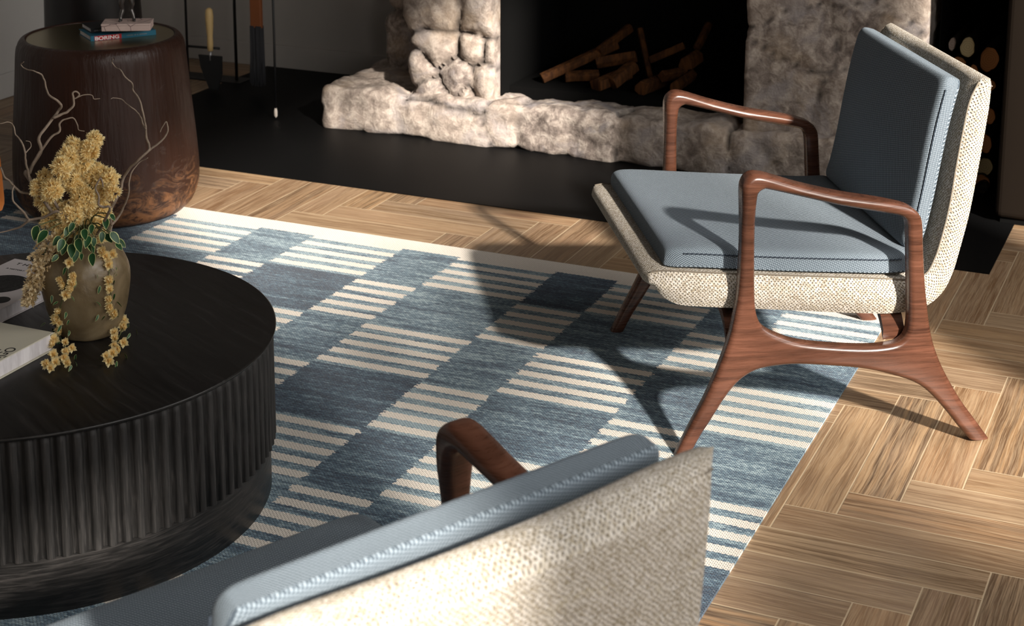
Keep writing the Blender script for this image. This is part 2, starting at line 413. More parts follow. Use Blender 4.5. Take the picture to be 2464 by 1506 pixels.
def right_wall():
    x0,x1=1.60,1.68
    # piers, sills and heads round three tall openings (y0,y1,z0,z1)
    op=WINDOWS
    m=MB(); Y0,Y1,ZT=-2.4,6.2,3.9; y=Y0
    for a,b,z0,z1 in op:
        m.box((x0,y,0),(x1,a,ZT)); m.box((x0,a,0),(x1,b,z0)); m.box((x0,a,z1),(x1,b,ZT)); y=b
    m.box((x0,y,0),(x1,Y1,ZT))
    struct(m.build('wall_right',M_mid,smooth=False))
    for k,(a,b,z0,z1) in enumerate(op):
        w=MB(); t=.035
        w.box((x0+.02,a,z0),(x1,a+t,z1)).box((x0+.02,b-t,z0),(x1,b,z1)).box((x0+.02,a+t,z0),(x1,b-t,z0+t)).box((x0+.02,a+t,z1-t),(x1,b-t,z1))
        struct(w.build('window_%d'%(k+1),M_frame,smooth=False))
right_wall()
struct(bx('ceiling', (-4.66,-2.5,3.9), (1.68,6.32,4.0), M_beam))
struct(bx('wall_rear', (-4.66,-2.5,0), (1.68,-2.4,3.9), M_mid))

# rug
rug = bx('area_rug', (-3.84,1.55,0.0), (-.815,4.345,.006), M_rug)
tag(rug, 'large woven rug with cream bars and mottled blue blocks under the two armchairs', 'rug')

# ------------------------------------------------------------------ fireplace
def rock(name, lo, hi, seeds, flat=None, r=.04, step=.013, parent=None, amp=.018, crackw=.008, crackd=.022, bulge=.02, seed=0, facet=.016, skip=()):
    """rounded block of laid fieldstone; cells of a 3D Voronoi are the stones"""
    lo=Vector(lo); hi=Vector(hi); v=[]; idx={}; f=[]; rng=random.Random(seed)
    nx,ny,nz=[max(2,int(round((hi[i]-lo[i])/step))) for i in range(3)]
    def vid(i,j,k):
        key=(i,j,k)
        if key not in idx: idx[key]=len(v); v.append(Vector((lo.x+(hi.x-lo.x)*i/nx, lo.y+(hi.y-lo.y)*j/ny, lo.z+(hi.z-lo.z)*k/nz)))
        return idx[key]
    for i in range(nx):
        for k in range(nz):
            f.append((vid(i,0,k),vid(i+1,0,k),vid(i+1,0,k+1),vid(i,0,k+1)))
            if 'back' not in skip: f.append((vid(i,ny,k),vid(i,ny,k+1),vid(i+1,ny,k+1),vid(i+1,ny,k)))
    for j in range(ny):
        for k in range(nz):
            f.append((vid(0,j,k),vid(0,j,k+1),vid(0,j+1,k+1),vid(0,j+1,k))); f.append((vid(nx,j,k),vid(nx,j+1,k),vid(nx,j+1,k+1),vid(nx,j,k+1)))
    for i in range(nx):
        for j in range(ny):
            f.append((vid(i,j,nz),vid(i+1,j,nz),vid(i+1,j+1,nz),vid(i,j+1,nz))); f.append((vid(i,j,0),vid(i,j+1,0),vid(i+1,j+1,0),vid(i+1,j,0)))
    fac=[(Vector([rng.uniform(-1,1) for _ in range(3)]), rng.random()) for _ in seeds]
    out=[];cr=[];ti=[]
    sd=[(Vector(s[:3]), s[3] if len(s)>3 else 0.0) for s in seeds]
    for p in v:
        inner=Vector([min(max(p[i],lo[i]+r),hi[i]-r) for i in range(3)]); d=p-inner
        n=d.normalized() if d.length>1e-6 else Vector((0,-1,0))
        q=inner+n*r
        w=q+Vector(noise.noise_vector(q*9+Vector((seed,0,0))))*.022+Vector(noise.noise_vector(q*30))*.005
        ds=sorted(((w-s).length-b,i) for i,(s,b) in enumerate(sd)); e=ds[1][0]-ds[0][0] if len(ds)>1 else 1; ci=ds[0][1]
        c=max(0.0,1-e/(crackw*2)); c=c*c*(3-2*c)
        fd,tn=fac[ci]
        t=q-sd[ci][0]; 
        dd = facet*(fd.dot(t)*6) + bulge*min(1,e/.09) - crackd*c
        dd += amp*(noise.fractal(q*7+Vector((seed*3,1,2)),.9,2.1,5)) + .006*abs(noise.noise(q*38)) + amp*.5*noise.noise(q*16)
        dd = max(-.05,min(.05,dd)); f_=q+n*dd
        if flat=='hi': f_.x=min(f_.x,hi[0]); f_.x=hi[0] if p[0]>hi[0]-.001 else f_.x
        if flat=='lo': f_.x=min(max(f_.x,lo[0]),hi[0]+.018); f_.x=lo[0]+.3*(f_.x-lo[0]) if p[0]<lo[0]+.001 else f_.x
        out.append(f_); cr.append(c); ti.append(tn)
    o=mesh(name,out,f,M_stone,parent)
    for nm,data in (('crack',cr),('tint',ti)):
        a=o.data.attributes.new(nm,'FLOAT','POINT'); a.data.foreach_set('value',data)
    return o
fp = empty('fireplace', (0,0,0), 0, 'open fireplace of rough pale fieldstone with a raised ledge on a black hearth', 'fireplace')
# ledge
YL=5.42
led=[(-3.06,YL,.11,.02),(-2.62,YL,.045,-.01),(-2.60,5.50,.13,.0),(-2.20,YL,.08,.03),(-1.80,YL,.07,.01),(-1.35,YL,.08,.03),(-.98,YL,.07),(-2.42,YL-.01,.10,-.06),
     (-3.0,5.75,.12),(-2.62,5.8,.14),(-2.2,5.8,.15),(-1.8,5.82,.15),(-1.4,5.8,.15),(-1.1,5.85,.15)]
rock('hearth_ledge',(-3.15,YL-.02,0.0),(-.90,6.12,.157),led,r=.022,step=.014,parent=fp,seed=3,bulge=.006,facet=.010,amp=.015,crackd=.016,crackw=.0055)
# left pillar: two tall slabs over rounded cobbles
YP=5.47
lp=[(-2.70,YP,.60,.13),(-2.70,YP,1.15,.13),(-2.52,YP,.585,.13),(-2.52,YP,1.1,.13),(-2.70,YP-.01,.325,.01),(-2.56,YP-.01,.33,0),(-2.49,YP,.32,-.01),(-2.76,YP,.25,0),(-2.63,YP-.02,.24,.012),(-2.51,YP-.02,.225,.012),(-2.71,YP,.18),(-2.58,YP,.15,-.02)]
rock('left_pillar',(-2.80,YP-.015,.14),(-2.475,6.12,1.7),lp,r=.02,step=.013,parent=fp,seed=8,flat='hi',bulge=.032,facet=.014,amp=.010,crackd=.012,crackw=.010)
# recessed wing beside it
rw=[(-2.95,5.76,.25),(-2.86,5.76,.42),(-3.0,5.76,.55),(-2.88,5.76,.70),(-2.98,5.76,.95),(-2.9,5.62,1.3)]
rock('left_wing',(-3.06,5.76,.14),(-2.78,6.12,1.7),rw,r=.02,step=.018,parent=fp,seed=12,bulge=.02)
rp=[(-1.42,YP,.30,.02),(-1.18,YP,.26),(-1.36,YP,.48),(-1.13,YP,.50,.02),(-1.44,YP,.66),(-1.22,YP,.72),(-1.01,YP,.40),(-1.0,YP,.68),(-1.0,YP,.22),(-1.4,YP,.95),(-1.1,YP,1.0),(-1.25,YP,1.3)]
rock('right_pillar',(-1.555,YP-.015,.14),(-.962,6.12,1.7),rp,r=.02,step=.016,parent=fp,seed=21,flat='lo',bulge=.007,facet=.012,amp=.006,crackd=.008,crackw=.005)
m=MB(); m.box((-2.472,5.57,.10),(-1.552,6.17,.192)).box((-2.47,6.12,.165),(-1.555,6.17,1.7)).box((-2.478,5.5,.165),(-2.47,6.12,1.7)).box((-1.557,5.5,.165),(-1.549,6.12,1.7)).box((-2.47,5.5,1.3),(-1.555,6.12,1.7))
m.build('firebox',M_soot,fp,smooth=False)

# split logs in the firebox
def mat_log(name,c1,c2):
    g=G(name,.85,.2); p=g.coord(); n=g.noise(g.map(p,(60,60,8)),1.0,4,.65); g.col(g.mix(g.step(n,.35,.65),c1,c2)); g.bump(n,.6,.003); return g.m
M_split=mat_log('split_firewood',(.085,.032,.008),(.032,.012,.004)); M_bark=mat_log('dark_bark',(.030,.022,.018),(.012,.009,.008))
def mat_cut(name,c):
    g=G(name,.8,.2); p=g.coord(); x,y,z=g.sep(p); r=g.math('SQRT',g.add(g.mul(x,x),g.mul(y,y)))
    w=g.math('SINE',g.mul(g.add(r,g.mul(g.noise(p,40,2),.006)),900.0)); e=g.step(w,-1,1,.0,.35)
    g.col(g.mix(e,c,tuple(k*.45 for k in c))); return g.m
M_cutY=mat_cut('pale_cut_wood',(.46,.38,.22)); M_cutO=mat_cut('orange_cut_wood',(.40,.18,.07)); M_cutG=mat_cut('greyish_cut_wood',(.38,.30,.26))
def split_log(name,a,b,r,label,group,mat,parent_seed):
    rng=random.Random(parent_seed); a=Vector(a);b=Vector(b); n=6; r*=.85; m=MB(); ang=[rng.random()*.6+i*2*math.pi/n for i in range(n)]; rad=[r*rng.uniform(.7,1.25) for _ in range(n)]
    T=(b-a).normalized(); N=T.orthogonal().normalized(); B=T.cross(N); v=[];S=7
    for k in range(S):
        c=a+(b-a)*k/(S-1)
        for i in range(n): v.append(c+(N*math.cos(ang[i])+B*math.sin(ang[i]))*rad[i]*(1+.10*noise.noise(c*30+Vector((i*3,0,0)))))
    f=[(k*n+i,k*n+(i+1)%n,(k+1)*n+(i+1)%n,(k+1)*n+i) for k in range(S-1) for i in range(n)]+[tuple(range(n))[::-1],tuple((S-1)*n+i for i in range(n))]
    o=m.add(v,f).build(name,mat,smooth=False); bevel(o,.003,2); return tag(o,label,'log',group)
FL=[((-2.375,5.62,.190),(-2.15,5.80,.305),.024,'long split log leaning to the left end of the firebox'),
 ((-2.20,5.74,.285),(-2.12,5.86,.36),.020,'short split log sticking up behind the left heap in the firebox'),
 ((-2.30,5.66,.195),(-2.19,5.72,.20),.026,'stubby log lying under the long leaning one'),
 ((-2.20,5.72,.245),(-2.06,5.76,.275),.030,'split log on top of the left heap in the firebox'),
 ((-2.16,5.60,.19),(-2.09,5.74,.215),.036,'chunky log at the front of the left heap, cut end showing'),
 ((-2.10,5.62,.20),(-2.05,5.72,.25),.030,'upright chunk at the right end of the left heap'),
 ((-2.085,5.86,.36),(-2.02,5.80,.19),.014,'thin stick propped between the two log heaps'),
 ((-2.03,5.82,.25),(-1.91,5.86,.31),.020,'thin log slanting up to the right between the heaps'),
 ((-1.985,5.60,.195),(-1.95,5.76,.20),.035,'round log at the front left of the right heap'),
 ((-1.93,5.66,.235),(-1.87,5.74,.24),.028,'log lying across the middle of the right heap'),
 ((-1.86,5.60,.21),(-1.85,5.76,.22),.030,'low log at the right end of the right heap'),
 ((-1.86,5.72,.275),(-1.84,5.80,.29),.038,'chunk on top of the right heap in the firebox'),
 ((-1.85,5.82,.31),(-1.83,5.90,.39),.018,'small stick standing behind the right heap')]
for i,(a,b,r,l) in enumerate(FL):
    a=(a[0],a[1]+.03,a[2]+.018); b=(b[0],b[1]+.03,b[2]+.018)
    split_log('firewood_log',a,b,r,l,'split logs laid in the firebox',M_split,i)

# ------------------------------------------------------------------ log store and dark cabinet right of the fireplace
st = empty('log_store',(-.810,5.72,0),0,'tall narrow black log store between the right stone pillar and the brown cabinet','log store')
m=MB(); m.box((-.12,-.20,.003),(.12,.22,.006)).box((-.118,-.22,.003),(-.114,.22,1.6)).box((.113,-.22,.003),(.121,.22,1.6)).box((-.122,.21,.003),(.121,.225,1.6)).box((-.122,-.22,1.6),(.121,.22,1.61))
m.build('case',M_soot,st,smooth=False)
def round_log(loc,rx,rz,L,cut,label,seed):
    rng=random.Random(seed); n=22; ph=rng.random()*6; prof=[1+.10*math.sin(2*t+ph)+.05*math.sin(3*t+2*ph)+.03*math.sin(7*t+ph) for t in [2*math.pi*k/n for k in range(n)]]
    e=empty('round_log',loc,0,label,'log','logs stacked in the log store')
    v=[];S=5
    for s in range(S):
        for k in range(n):
            t=2*math.pi*k/n; v.append((rx*prof[k]*math.cos(t)*(1+.02*(s%2)), s*L/(S-1), rz*prof[k]*math.sin(t)*(1+.02*(s%2))))
    f=[(s*n+k,s*n+(k+1)%n,(s+1)*n+(k+1)%n,(s+1)*n+k) for s in range(S-1) for k in range(n)]+[tuple((S-1)*n+k for k in range(n))]
    mesh('bark',v,f,M_bark,e)
    c=[(rx*.93*prof[k]*math.cos(2*math.pi*k/n),0,rz*.93*prof[k]*math.sin(2*math.pi*k/n)) for k in range(n)]
    o=MB().add([(x,z,0.0) for x,_,z in c]+[(x,z,.006) for x,_,z in c],[tuple(range(n))]+[(k,(k+1)%n,n+(k+1)%n,n+k) for k in range(n)]).build('cut_face',cut,e,smooth=False)
    o.rotation_euler=(math.radians(90),0,0); o.location=(0,.001,0)
    return e
RL=[(-.810,.545,.028,.032,M_cutY,'pale yellow round cut log near the top of the log store'),(-.745,.510,.031,.046,M_cutO,'big orange oval cut log, the largest face in the log store'),
(-.862,.545,.013,.022,M_cutG,'small grey split log at the upper left of the log store'),(-.842,.487,.024,.020,M_cutO,'orange log low at the left, just above the chair back'),
(-.788,.468,.016,.030,M_cutO,'narrow orange log beside the big oval one, a little lower'),(-.745,.432,.030,.022,M_cutO,'log under the big orange oval one'),
(-.83,.43,.030,.030,M_bark,'bark-covered log behind the chair back'),(-.775,.385,.028,.026,M_bark,'dark log in the middle of the log store'),
(-.84,.35,.034,.032,M_bark,'dark thick log at the left middle of the store'),(-.738,.335,.026,.030,M_cutO,'reddish log seen just right of the chair back'),
(-.79,.29,.028,.028,M_bark,'dark log below the reddish one'),(-.85,.27,.028,.034,M_bark,'dark log at the left edge of the store'),
(-.74,.25,.024,.034,M_cutO,'narrow upright log face at the right edge of the store'),(-.80,.215,.030,.030,M_bark,'dark log third up from the store floor'),
(-.74,.165,.026,.036,M_cutY,'dim yellowish log face low in the log store'),(-.86,.18,.026,.030,M_bark,'dark log low against the left side of the store'),
(-.80,.13,.028,.028,M_bark,'dark log second up from the store floor'),(-.742,.085,.028,.030,M_cutO,'dim orange log face near the bottom of the store'),
(-.86,.10,.026,.034,M_bark,'dark log near the bottom left of the store'),(-.80,.045,.034,.034,M_bark,'lowest thick log in the middle of the store'),(-.74,.034,.024,.020,M_bark,'flat log on the floor of the store'),(-.862,.035,.024,.026,M_bark,'small log in the bottom left corner of the store')]
for i,(x,z,rx,rz,c,l) in enumerate(RL): round_log((x*1.036-.003,5.53+.015*((i*5)%4),max(1.65-(1.65-z)*1.052,rz*1.1+.006)),rx*.94,rz,.33,c,l,i)
cb = empty('brown_cabinet',(0,5.62,0),0,'dark brown cabinet with rounded front edge right of the log store','cabinet')
M_brown=flat('dark_brown_lacquer',(.010,.007,.005),.7,.05)
o=bx('body',(-.688,-.38,.02),(.45,.45,1.75),M_brown,cb); bevel(o,.02,4)
bx('plinth',(-.672,-.36,0),(.43,.43,.02),M_soot,cb)

# ------------------------------------------------------------------ hearth tools
M_tool=flat('tool_orange',(.26,.085,.030),.6,.3); M_handle=flat('ash_handle',(.62,.43,.19),.5,.4); M_steel=flat('worn_steel',(.35,.35,.36),.4,.5,.6); M_rust=flat('mottled_bristle',(.055,.055,.060),.9,.1); M_blade=flat('black_blade',(.012,.013,.014),.5,.4)
ts=empty('tool_stand',(-3.98,5.9,0),0,'black iron stand of thin rods for hearth tools, by the grey wall','tool stand')
MB().tube([(-.115,0,0),(-.115,0,1.0)],.0055).build('upright',M_iron,ts); MB().tube([(.125,0,0),(.125,0,1.0)],.0065).build('upright',M_iron,ts)
MB().tube([(-.115,-.0,.128),(.045,-.0,.132)],.0055).build('crossbar',M_iron,ts); MB().tube([(-.115,0,1.0),(.35,0,1.0)],.0065).build('top_rail',M_iron,ts)
MB().box((-.16,-.05,0),(.17,.05,.006)).build('foot',M_iron,ts,smooth=False)
sh=empty('hearth_shovel',(-3.845,5.70,0),0,'small hearth shovel with pale wooden handle and black tapered blade','shovel')
lathe('handle',[(.004,.168),(.011,.170),(.0125,.20),(.0115,.23),(.015,.27),(.0165,.31),(.014,.338),(.006,.346)],M_handle,sh,20)
MB().tube([(0,0,.130),(0,0,.172)],.005,10).build('shaft',M_steel,sh)
MB().add([(-.056,-.004,.150),(.054,-.004,.152),(.052,-.004,.08),(.030,-.004,.012),(-.010,-.004,.012),(-.048,-.004,.10),(-.056,.004,.150),(.054,.004,.152),(.052,.004,.08),(.030,.004,.012),(-.010,.004,.012),(-.048,.004,.10)],
 [(0,1,2,3,4,5)[::-1],(6,7,8,9,10,11),(0,1,7,6),(1,2,8,7),(2,3,9,8),(3,4,10,9),(4,5,11,10),(5,0,6,11)]).build('blade',M_blade,sh,smooth=False)
br=empty('hearth_brush',(-3.655,5.75,0),0,'hearth brush with orange-brown handle and mottled dark bristles','brush')
bx('handle',(-.026,-.010,.27),(.026,.010,.60),M_tool,br,.006)
v=MB(); rng=random.Random(2)
for i in range(150):
    x=rng.uniform(-.024,.024); y=rng.uniform(-.012,.012); v.tube([(x,y,.28),(x*1.05+rng.uniform(-.004,.004),y,.15),(x*1.1+rng.uniform(-.006,.006),y*1.2,rng.uniform(.03,.055))],.0022,4)
tag(v.build('bristles',M_rust,br),kind='stuff')
pk=empty('poker',(-3.372,5.42,0),0,'long thin black poker with a bright metal tip hanging over the hearth','poker')
MB().tube([(0,0,.045),(.002,0,.30),(0,0,.95)],.0045).build('rod',M_iron,pk)
lathe('tip',[(.001,.008),(.0065,.016),(.007,.034),(.004,.048)],flat('bright_tip',(.75,.66,.58),.35,.5),pk,12)

# ------------------------------------------------------------------ lounge chair
HW=.3673
OUT=[(.026,-.030,1),(-.017,.063),(-.050,.129),(-.079,.201),(-.099,.263),(-.108,.308),(-.114,.352),(-.117,.405),(-.118,.476),(-.117,.542),(-.115,.590),(-.117,.608),(-.124,.621),(-.137,.629),(-.155,.629),(-.181,.622),(-.242,.602),(-.33,.579),(-.418,.562),(-.471,.549),(-.494,.538),(-.508,.523),(-.515,.503),(-.519,.459),(-.526,.387),(-.535,.323),(-.546,.263),(-.560,.216),(-.584,.164),(-.624,.097),(-.664,.043),(-.718,-.030,1),(-.678,-.030,1),(-.630,.026),(-.598,.066),(-.554,.115),(-.516,.143),(-.461,.164),(-.393,.182),(-.303,.194),(-.236,.199),(-.171,.193),(-.136,.177),(-.113,.156),(-.092,.127),(-.063,.078),(-.039,.038),(-.006,-.030,1)]
INN=[(-.149,.575),(-.152,.588),(-.162,.595),(-.175,.594),(-.244,.576),(-.331,.553),(-.42,.534),(-.458,.526),(-.473,.518),(-.481,.503),(-.485,.46),(-.490,.388),(-.494,.325),(-.496,.288),(-.493,.261),(-.482,.243),(-.460,.234),(-.413,.231),(-.346,.236),(-.257,.249),(-.205,.268),(-.173,.288),(-.159,.312),(-.153,.345),(-.150,.404),(-.148,.475),(-.147,.541)]
def chair_frame(side,parent):
    """one side frame: arm, two posts, rail and splayed legs as one sculpted piece"""
    def smooth_closed(P,corners=()):
        n=len(P); out=[]
        for i in range(n):
            p0,p1,p2,p3=[Vector((*P[(i+k)%n][:2],0)) for k in (-1,0,1,2)]
            c1=i in corners; c2=(i+1)%n in corners
            if c1: p0=p1*2-p2
            if c2: p3=p2*2-p1
            for j in range(4):
                t=j/4;t2=t*t;t3=t2*t
                out.append(.5*((2*p1)+(p2-p0)*t+(2*p0-5*p1+4*p2-p3)*t2+(3*p1-p0-3*p2+p3)*t3))
        return out
    co=[i for i,p in enumerate(OUT) if len(p)>2]
    cu=bpy.data.curves.new('side_frame','CURVE'); cu.dimensions='2D'; cu.fill_mode='BOTH'
    cu.extrude=.0070; cu.bevel_depth=.0125; cu.bevel_resolution=4; cu.offset=-.0125
    for P in (smooth_closed(OUT,co), smooth_closed(INN)):
        s=cu.splines.new('POLY'); s.points.add(len(P)-1); s.use_cyclic_u=True
        for k,p in enumerate(P): s.points[k].co=(p.x,p.y,0,1)
    tmp=bpy.data.objects.new('tmp',cu); COL.objects.link(tmp); dg=bpy.context.evaluated_depsgraph_get(); dg.update()
    me=bpy.data.meshes.new_from_object(tmp.evaluated_get(dg)); bpy.data.objects.remove(tmp)
    for v in me.vertices:
        x,z,t=v.co
        k=1.0
        if z>.50: k=1.0+.42*min(1,(z-.50)/.06)
        if z<.2: k=1.0-.18*(1-z/.2)
        y=side*(HW-.004)+t*k
        v.co=(x,y,z)
    me.materials.clear(); me.materials.append(M_wood)
    me.flip_normals()
    import bmesh
    bm=bmesh.new(); bm.from_mesh(me); bmesh.ops.remove_doubles(bm,verts=bm.verts,dist=1e-5)
    r_=bmesh.ops.bisect_plane(bm,geom=bm.verts[:]+bm.edges[:]+bm.faces[:],plane_co=(0,0,0),plane_no=(0,0,-1),clear_outer=True)
    ed=[e for e in r_['geom_cut'] if isinstance(e,bmesh.types.BMEdge)]
    bmesh.ops.holes_fill(bm,edges=ed,sides=0); bmesh.ops.recalc_face_normals(bm,faces=bm.faces); bm.to_mesh(me); bm.free()
    o=bpy.data.objects.new('side_frame',me); COL.objects.link(o); o.parent=parent
    for p in me.polygons: p.use_smooth=True
    try: me.set_sharp_from_angle(angle=math.radians(50))
    except Exception: pass
    return o

SO=[(.056,.372),(.035,.347),(0,.327),(-.06,.319),(-.15,.311),(-.27,.300),(-.39,.289),(-.48,.284),(-.545,.293),(-.588,.321),(-.614,.363),(-.629,.42),(-.648,.51),(-.664,.60),(-.677,.68),(-.686,.742),(-.689,.780)]
SI=[(.066,.402),(.045,.405),(0,.402),(-.06,.396),(-.15,.389),(-.27,.379),(-.39,.370),(-.46,.364),(-.52,.360),(-.553,.372),(-.572,.402),(-.584,.443),(-.602,.53),(-.614,.61),(-.628,.69),(-.641,.752),(-.660,.790)]
def shell(parent):
    O=catmull([(a,b,0) for a,b in SO],5); I=catmull([(a,b,0) for a,b in SI],5); n=len(O); w=.322; V=[];F=[];U=[]
    NS=28; arc=0; prev=None
    sec=[]
    for k in range(n):
        o,i=O[k],I[k]; mid=(o+i)/2
        if prev is not None: arc+=(mid-prev).length
        prev=mid; sec.append((o,i,arc))
    # lateral profile: outer side, flat side panel, inner side with a pillowy middle
    ring=[]
    for j in range(NS+1): ring.append(('i',-1+2*j/NS))
    for j in range(7): ring.append(('r',j/6))
    for j in range(NS+1): ring.append(('o',1-2*j/NS))
    for j in range(7): ring.append(('l',1-j/6))
    m=len(ring); JOIN=(NS,NS+7,2*NS+8,2*NS+15)
    for k,(o,i,a) in enumerate(sec):
        tt=k/(n-1); back=min(1,max(0,(k-.5*n)/(.12*n))); seat=1-back
        for kind,s in ring:
            if kind in 'io': yl=s
            else: yl=1 if kind=='r' else -1
            yy=math.copysign(abs(yl)**.94,yl)
            th=(i-o); Tn=th.normalized()
            edge=1-abs(yl)**6
            if kind=='i': p=i+Tn*(.014*back+.004*seat)*edge
            elif kind=='o': p=o-Tn*(.012*edge*(1 if tt>.05 else 0))
            else: p=o+th*(1-s) if kind=='r' else o+th*(1-s)
            if kind in 'rl':
                s2=s if kind=='r' else s; p=i+(o-i)*(s2 if kind=='r' else s2)
            bul=0
            if kind in 'rl': bul=.014*math.sin(math.pi*s)
            y=yy*w+math.copysign(bul,yl)*(1 if kind in 'rl' else 0)
            # the back wraps gently: edges come forward, top edge dips in the middle
            cx=.016*back*(yl*yl) ; dz=-.012*max(0,(tt-.8)/.2)*(1-yl*yl)
            y*=1-.085*min(1,max(0,(p.y-.50)/.30))
            V.append(Vector((p.x+cx-.010*back,y,p.y+dz)))
            U.append((yy*w+.5, a if kind=='i' else 2*sec[-1][2]+.05-a) if kind in 'io' else (a, s*(i-o).length+ (2.0 if kind=='r' else 3.0)))
    for k in range(n-1):
        for j in range(m):
            if j in JOIN: continue
            F.append((k*m+j,k*m+(j+1)%m,(k+1)*m+(j+1)%m,(k+1)*m+j))
    # rounded front and top closures
    def close(k,dirv,rev):
        base=[V[k*m+j].copy() for j in range(m)]; c=sum(base,Vector())/m; last=k*m
        for (sc,push) in ((.9,.35),(.62,.7),(.2,.9)):
            nb=len(V); o,i,a=sec[k]; cc=(o+i)/2
            for j in range(m):
                b=base[j]; mid=Vector((cc.x,b.y,cc.y+ (b.z-((o+(i-o)*.5).y) if False else 0)))
                midp=Vector(((o.x+i.x)/2+(b.x-b.x),b.y*(1-(1-sc)*.02),(o.y+i.y)/2)); q=midp+(b-midp)*sc; q.y=b.y
                V.append(q+dirv*push*.018*(1 if abs(b.y)<w*.985 else .55)); kd=ring[j][0]; e_=(1-sc)*.045
                ub=U[k*m+j]; U.append((ub[0], (ub[1]+(e_ if kd=='i' else -e_)) if not rev else (-e_ if kd=='i' else -.05+e_)) if kd in 'io' else (ub[0]+e_,ub[1]))
            for j in range(m):
                if j in JOIN: continue
                q=(last+j,last+(j+1)%m,nb+(j+1)%m,nb+j); F.append(q if not rev else q[::-1])
            last=nb
        # stitch across: inner strip to outer strip
        for j in range(NS):
            a_=last+j; b_=last+j+1; c_=last+NS+8+(NS-j)-1; d_=c_+1
            q=(a_,b_,c_,d_); F.append(q if not rev else q[::-1])
        for q in (tuple(last+NS+1+e for e in range(7)), tuple(last+2*NS+9+e for e in range(7))): F.append(q if not rev else q[::-1])
    close(n-1,Vector((-.1,0,1)).normalized(),False); close(0,Vector((1,0,-.25)).normalized(),True)
    o=mesh('shell',V,F,M_tweed,parent,uvs=U)
    return o,sec,w
def path_piping(parent,sec,w,sgn):
    pts=[]
    for k,(o,i,a) in enumerate(sec):
        n=len(sec); back=min(1,max(0,(k-.5*n)/(.12*n)))
        pts.append((i.x+.006*back,sgn*(w+.001)*(1-.085*min(1,max(0,(i.y-.50)/.30))),i.y+.001))
    return pts
def pillow(name,base,T,w,mat,parent,p=7,lift=.3,q=5,closefront=True,lip=0.0,nl=48,yscale=None,side_seam=True):
    """cushion: base = list of (x,z) along its length, thickness T on the left-hand normal"""
    B0=catmull([(a,b,0) for a,b in base],12); V=[];F=[];U=[]
    ac=[0]
    for k in range(1,len(B0)): ac.append(ac[-1]+(B0[k]-B0[k-1]).length)
    B=[]
    for i in range(49):
        d=ac[-1]*(1-math.cos(math.pi*i/48))/2; k=1
        while k<len(B0)-1 and ac[k]<d: k+=1
        B.append(B0[k-1].lerp(B0[k],min(1,max(0,(d-ac[k-1])/(ac[k]-ac[k-1])))))
    n=len(B)
    arc=[0]
    for k in range(1,n): arc.append(arc[-1]+(B[k]-B[k-1]).length)
    Ltot=arc[-1]
    def nrm(k):
        t=(B[min(n-1,k+1)]-B[max(0,k-1)]).normalized(); return Vector((t.y,-t.x,0))
    # plan: rounded rectangle remap
    top=[];bot=[]
    for k in range(n):
        s=2*arc[k]/Ltot-1; N=nrm(k)
        for j in range(nl+1):
            t=2*j/nl-1; t2=math.sin(t*math.pi/2)
            g=max(0.0,(1-abs(s)**(2*p))*(1-abs(t2)**(2*p))); hh=T*(1-g**.14)
            rr=.0
            wl=w*(1-.035*max(0,abs(s)-.88)/.12*(max(0,abs(s)-.88)/.12))
            h=T*(g**.14)
            puff=.010*(1-t2*t2)*(1-s*s)
            c=B[k]; y=t2*wl
            V.append(Vector((c.x+N.x*(T*lift*(1-g**.3)+0),y,c.y+N.y*(T*lift*(1-g**.3))))); bot.append(len(V)-1); U.append((y+2,arc[k]))
            V.append(Vector((c.x+N.x*(T*lift*(1-g**.3)+(T-T*lift*(1-g**.3))*g**.14+puff),y,c.y+N.y*(T*lift*(1-g**.3)+(T-T*lift*(1-g**.3))*g**.14+puff)))); top.append(len(V)-1); U.append((y+.5+math.copysign(hh,t2)*(abs(t2)**9),arc[k]+math.copysign(hh,s)*(abs(s)**9)))
    W_=nl+1
    for k in range(n-1):
        for j in range(nl):
            a,b,c,d=k*W_+j,k*W_+j+1,(k+1)*W_+j+1,(k+1)*W_+j
            F.append((top[a],top[b],top[c],top[d])); F.append((bot[d],bot[c],bot[b],bot[a]))
    # stitch rims
    for j in range(nl):
        F.append((bot[j],bot[j+1],top[j+1],top[j])); a=(n-1)*W_+j; F.append((top[a],top[a+1],bot[a+1],bot[a]))
    for k in range(n-1):
        a=k*W_; b=(k+1)*W_; F.append((top[a],top[b],bot[b],bot[a])); a+=nl; b+=nl; F.append((bot[a],bot[b],top[b],top[a]))
    o=mesh(name,V,F,mat,parent,uvs=U)
    return o,B,arc,nrm
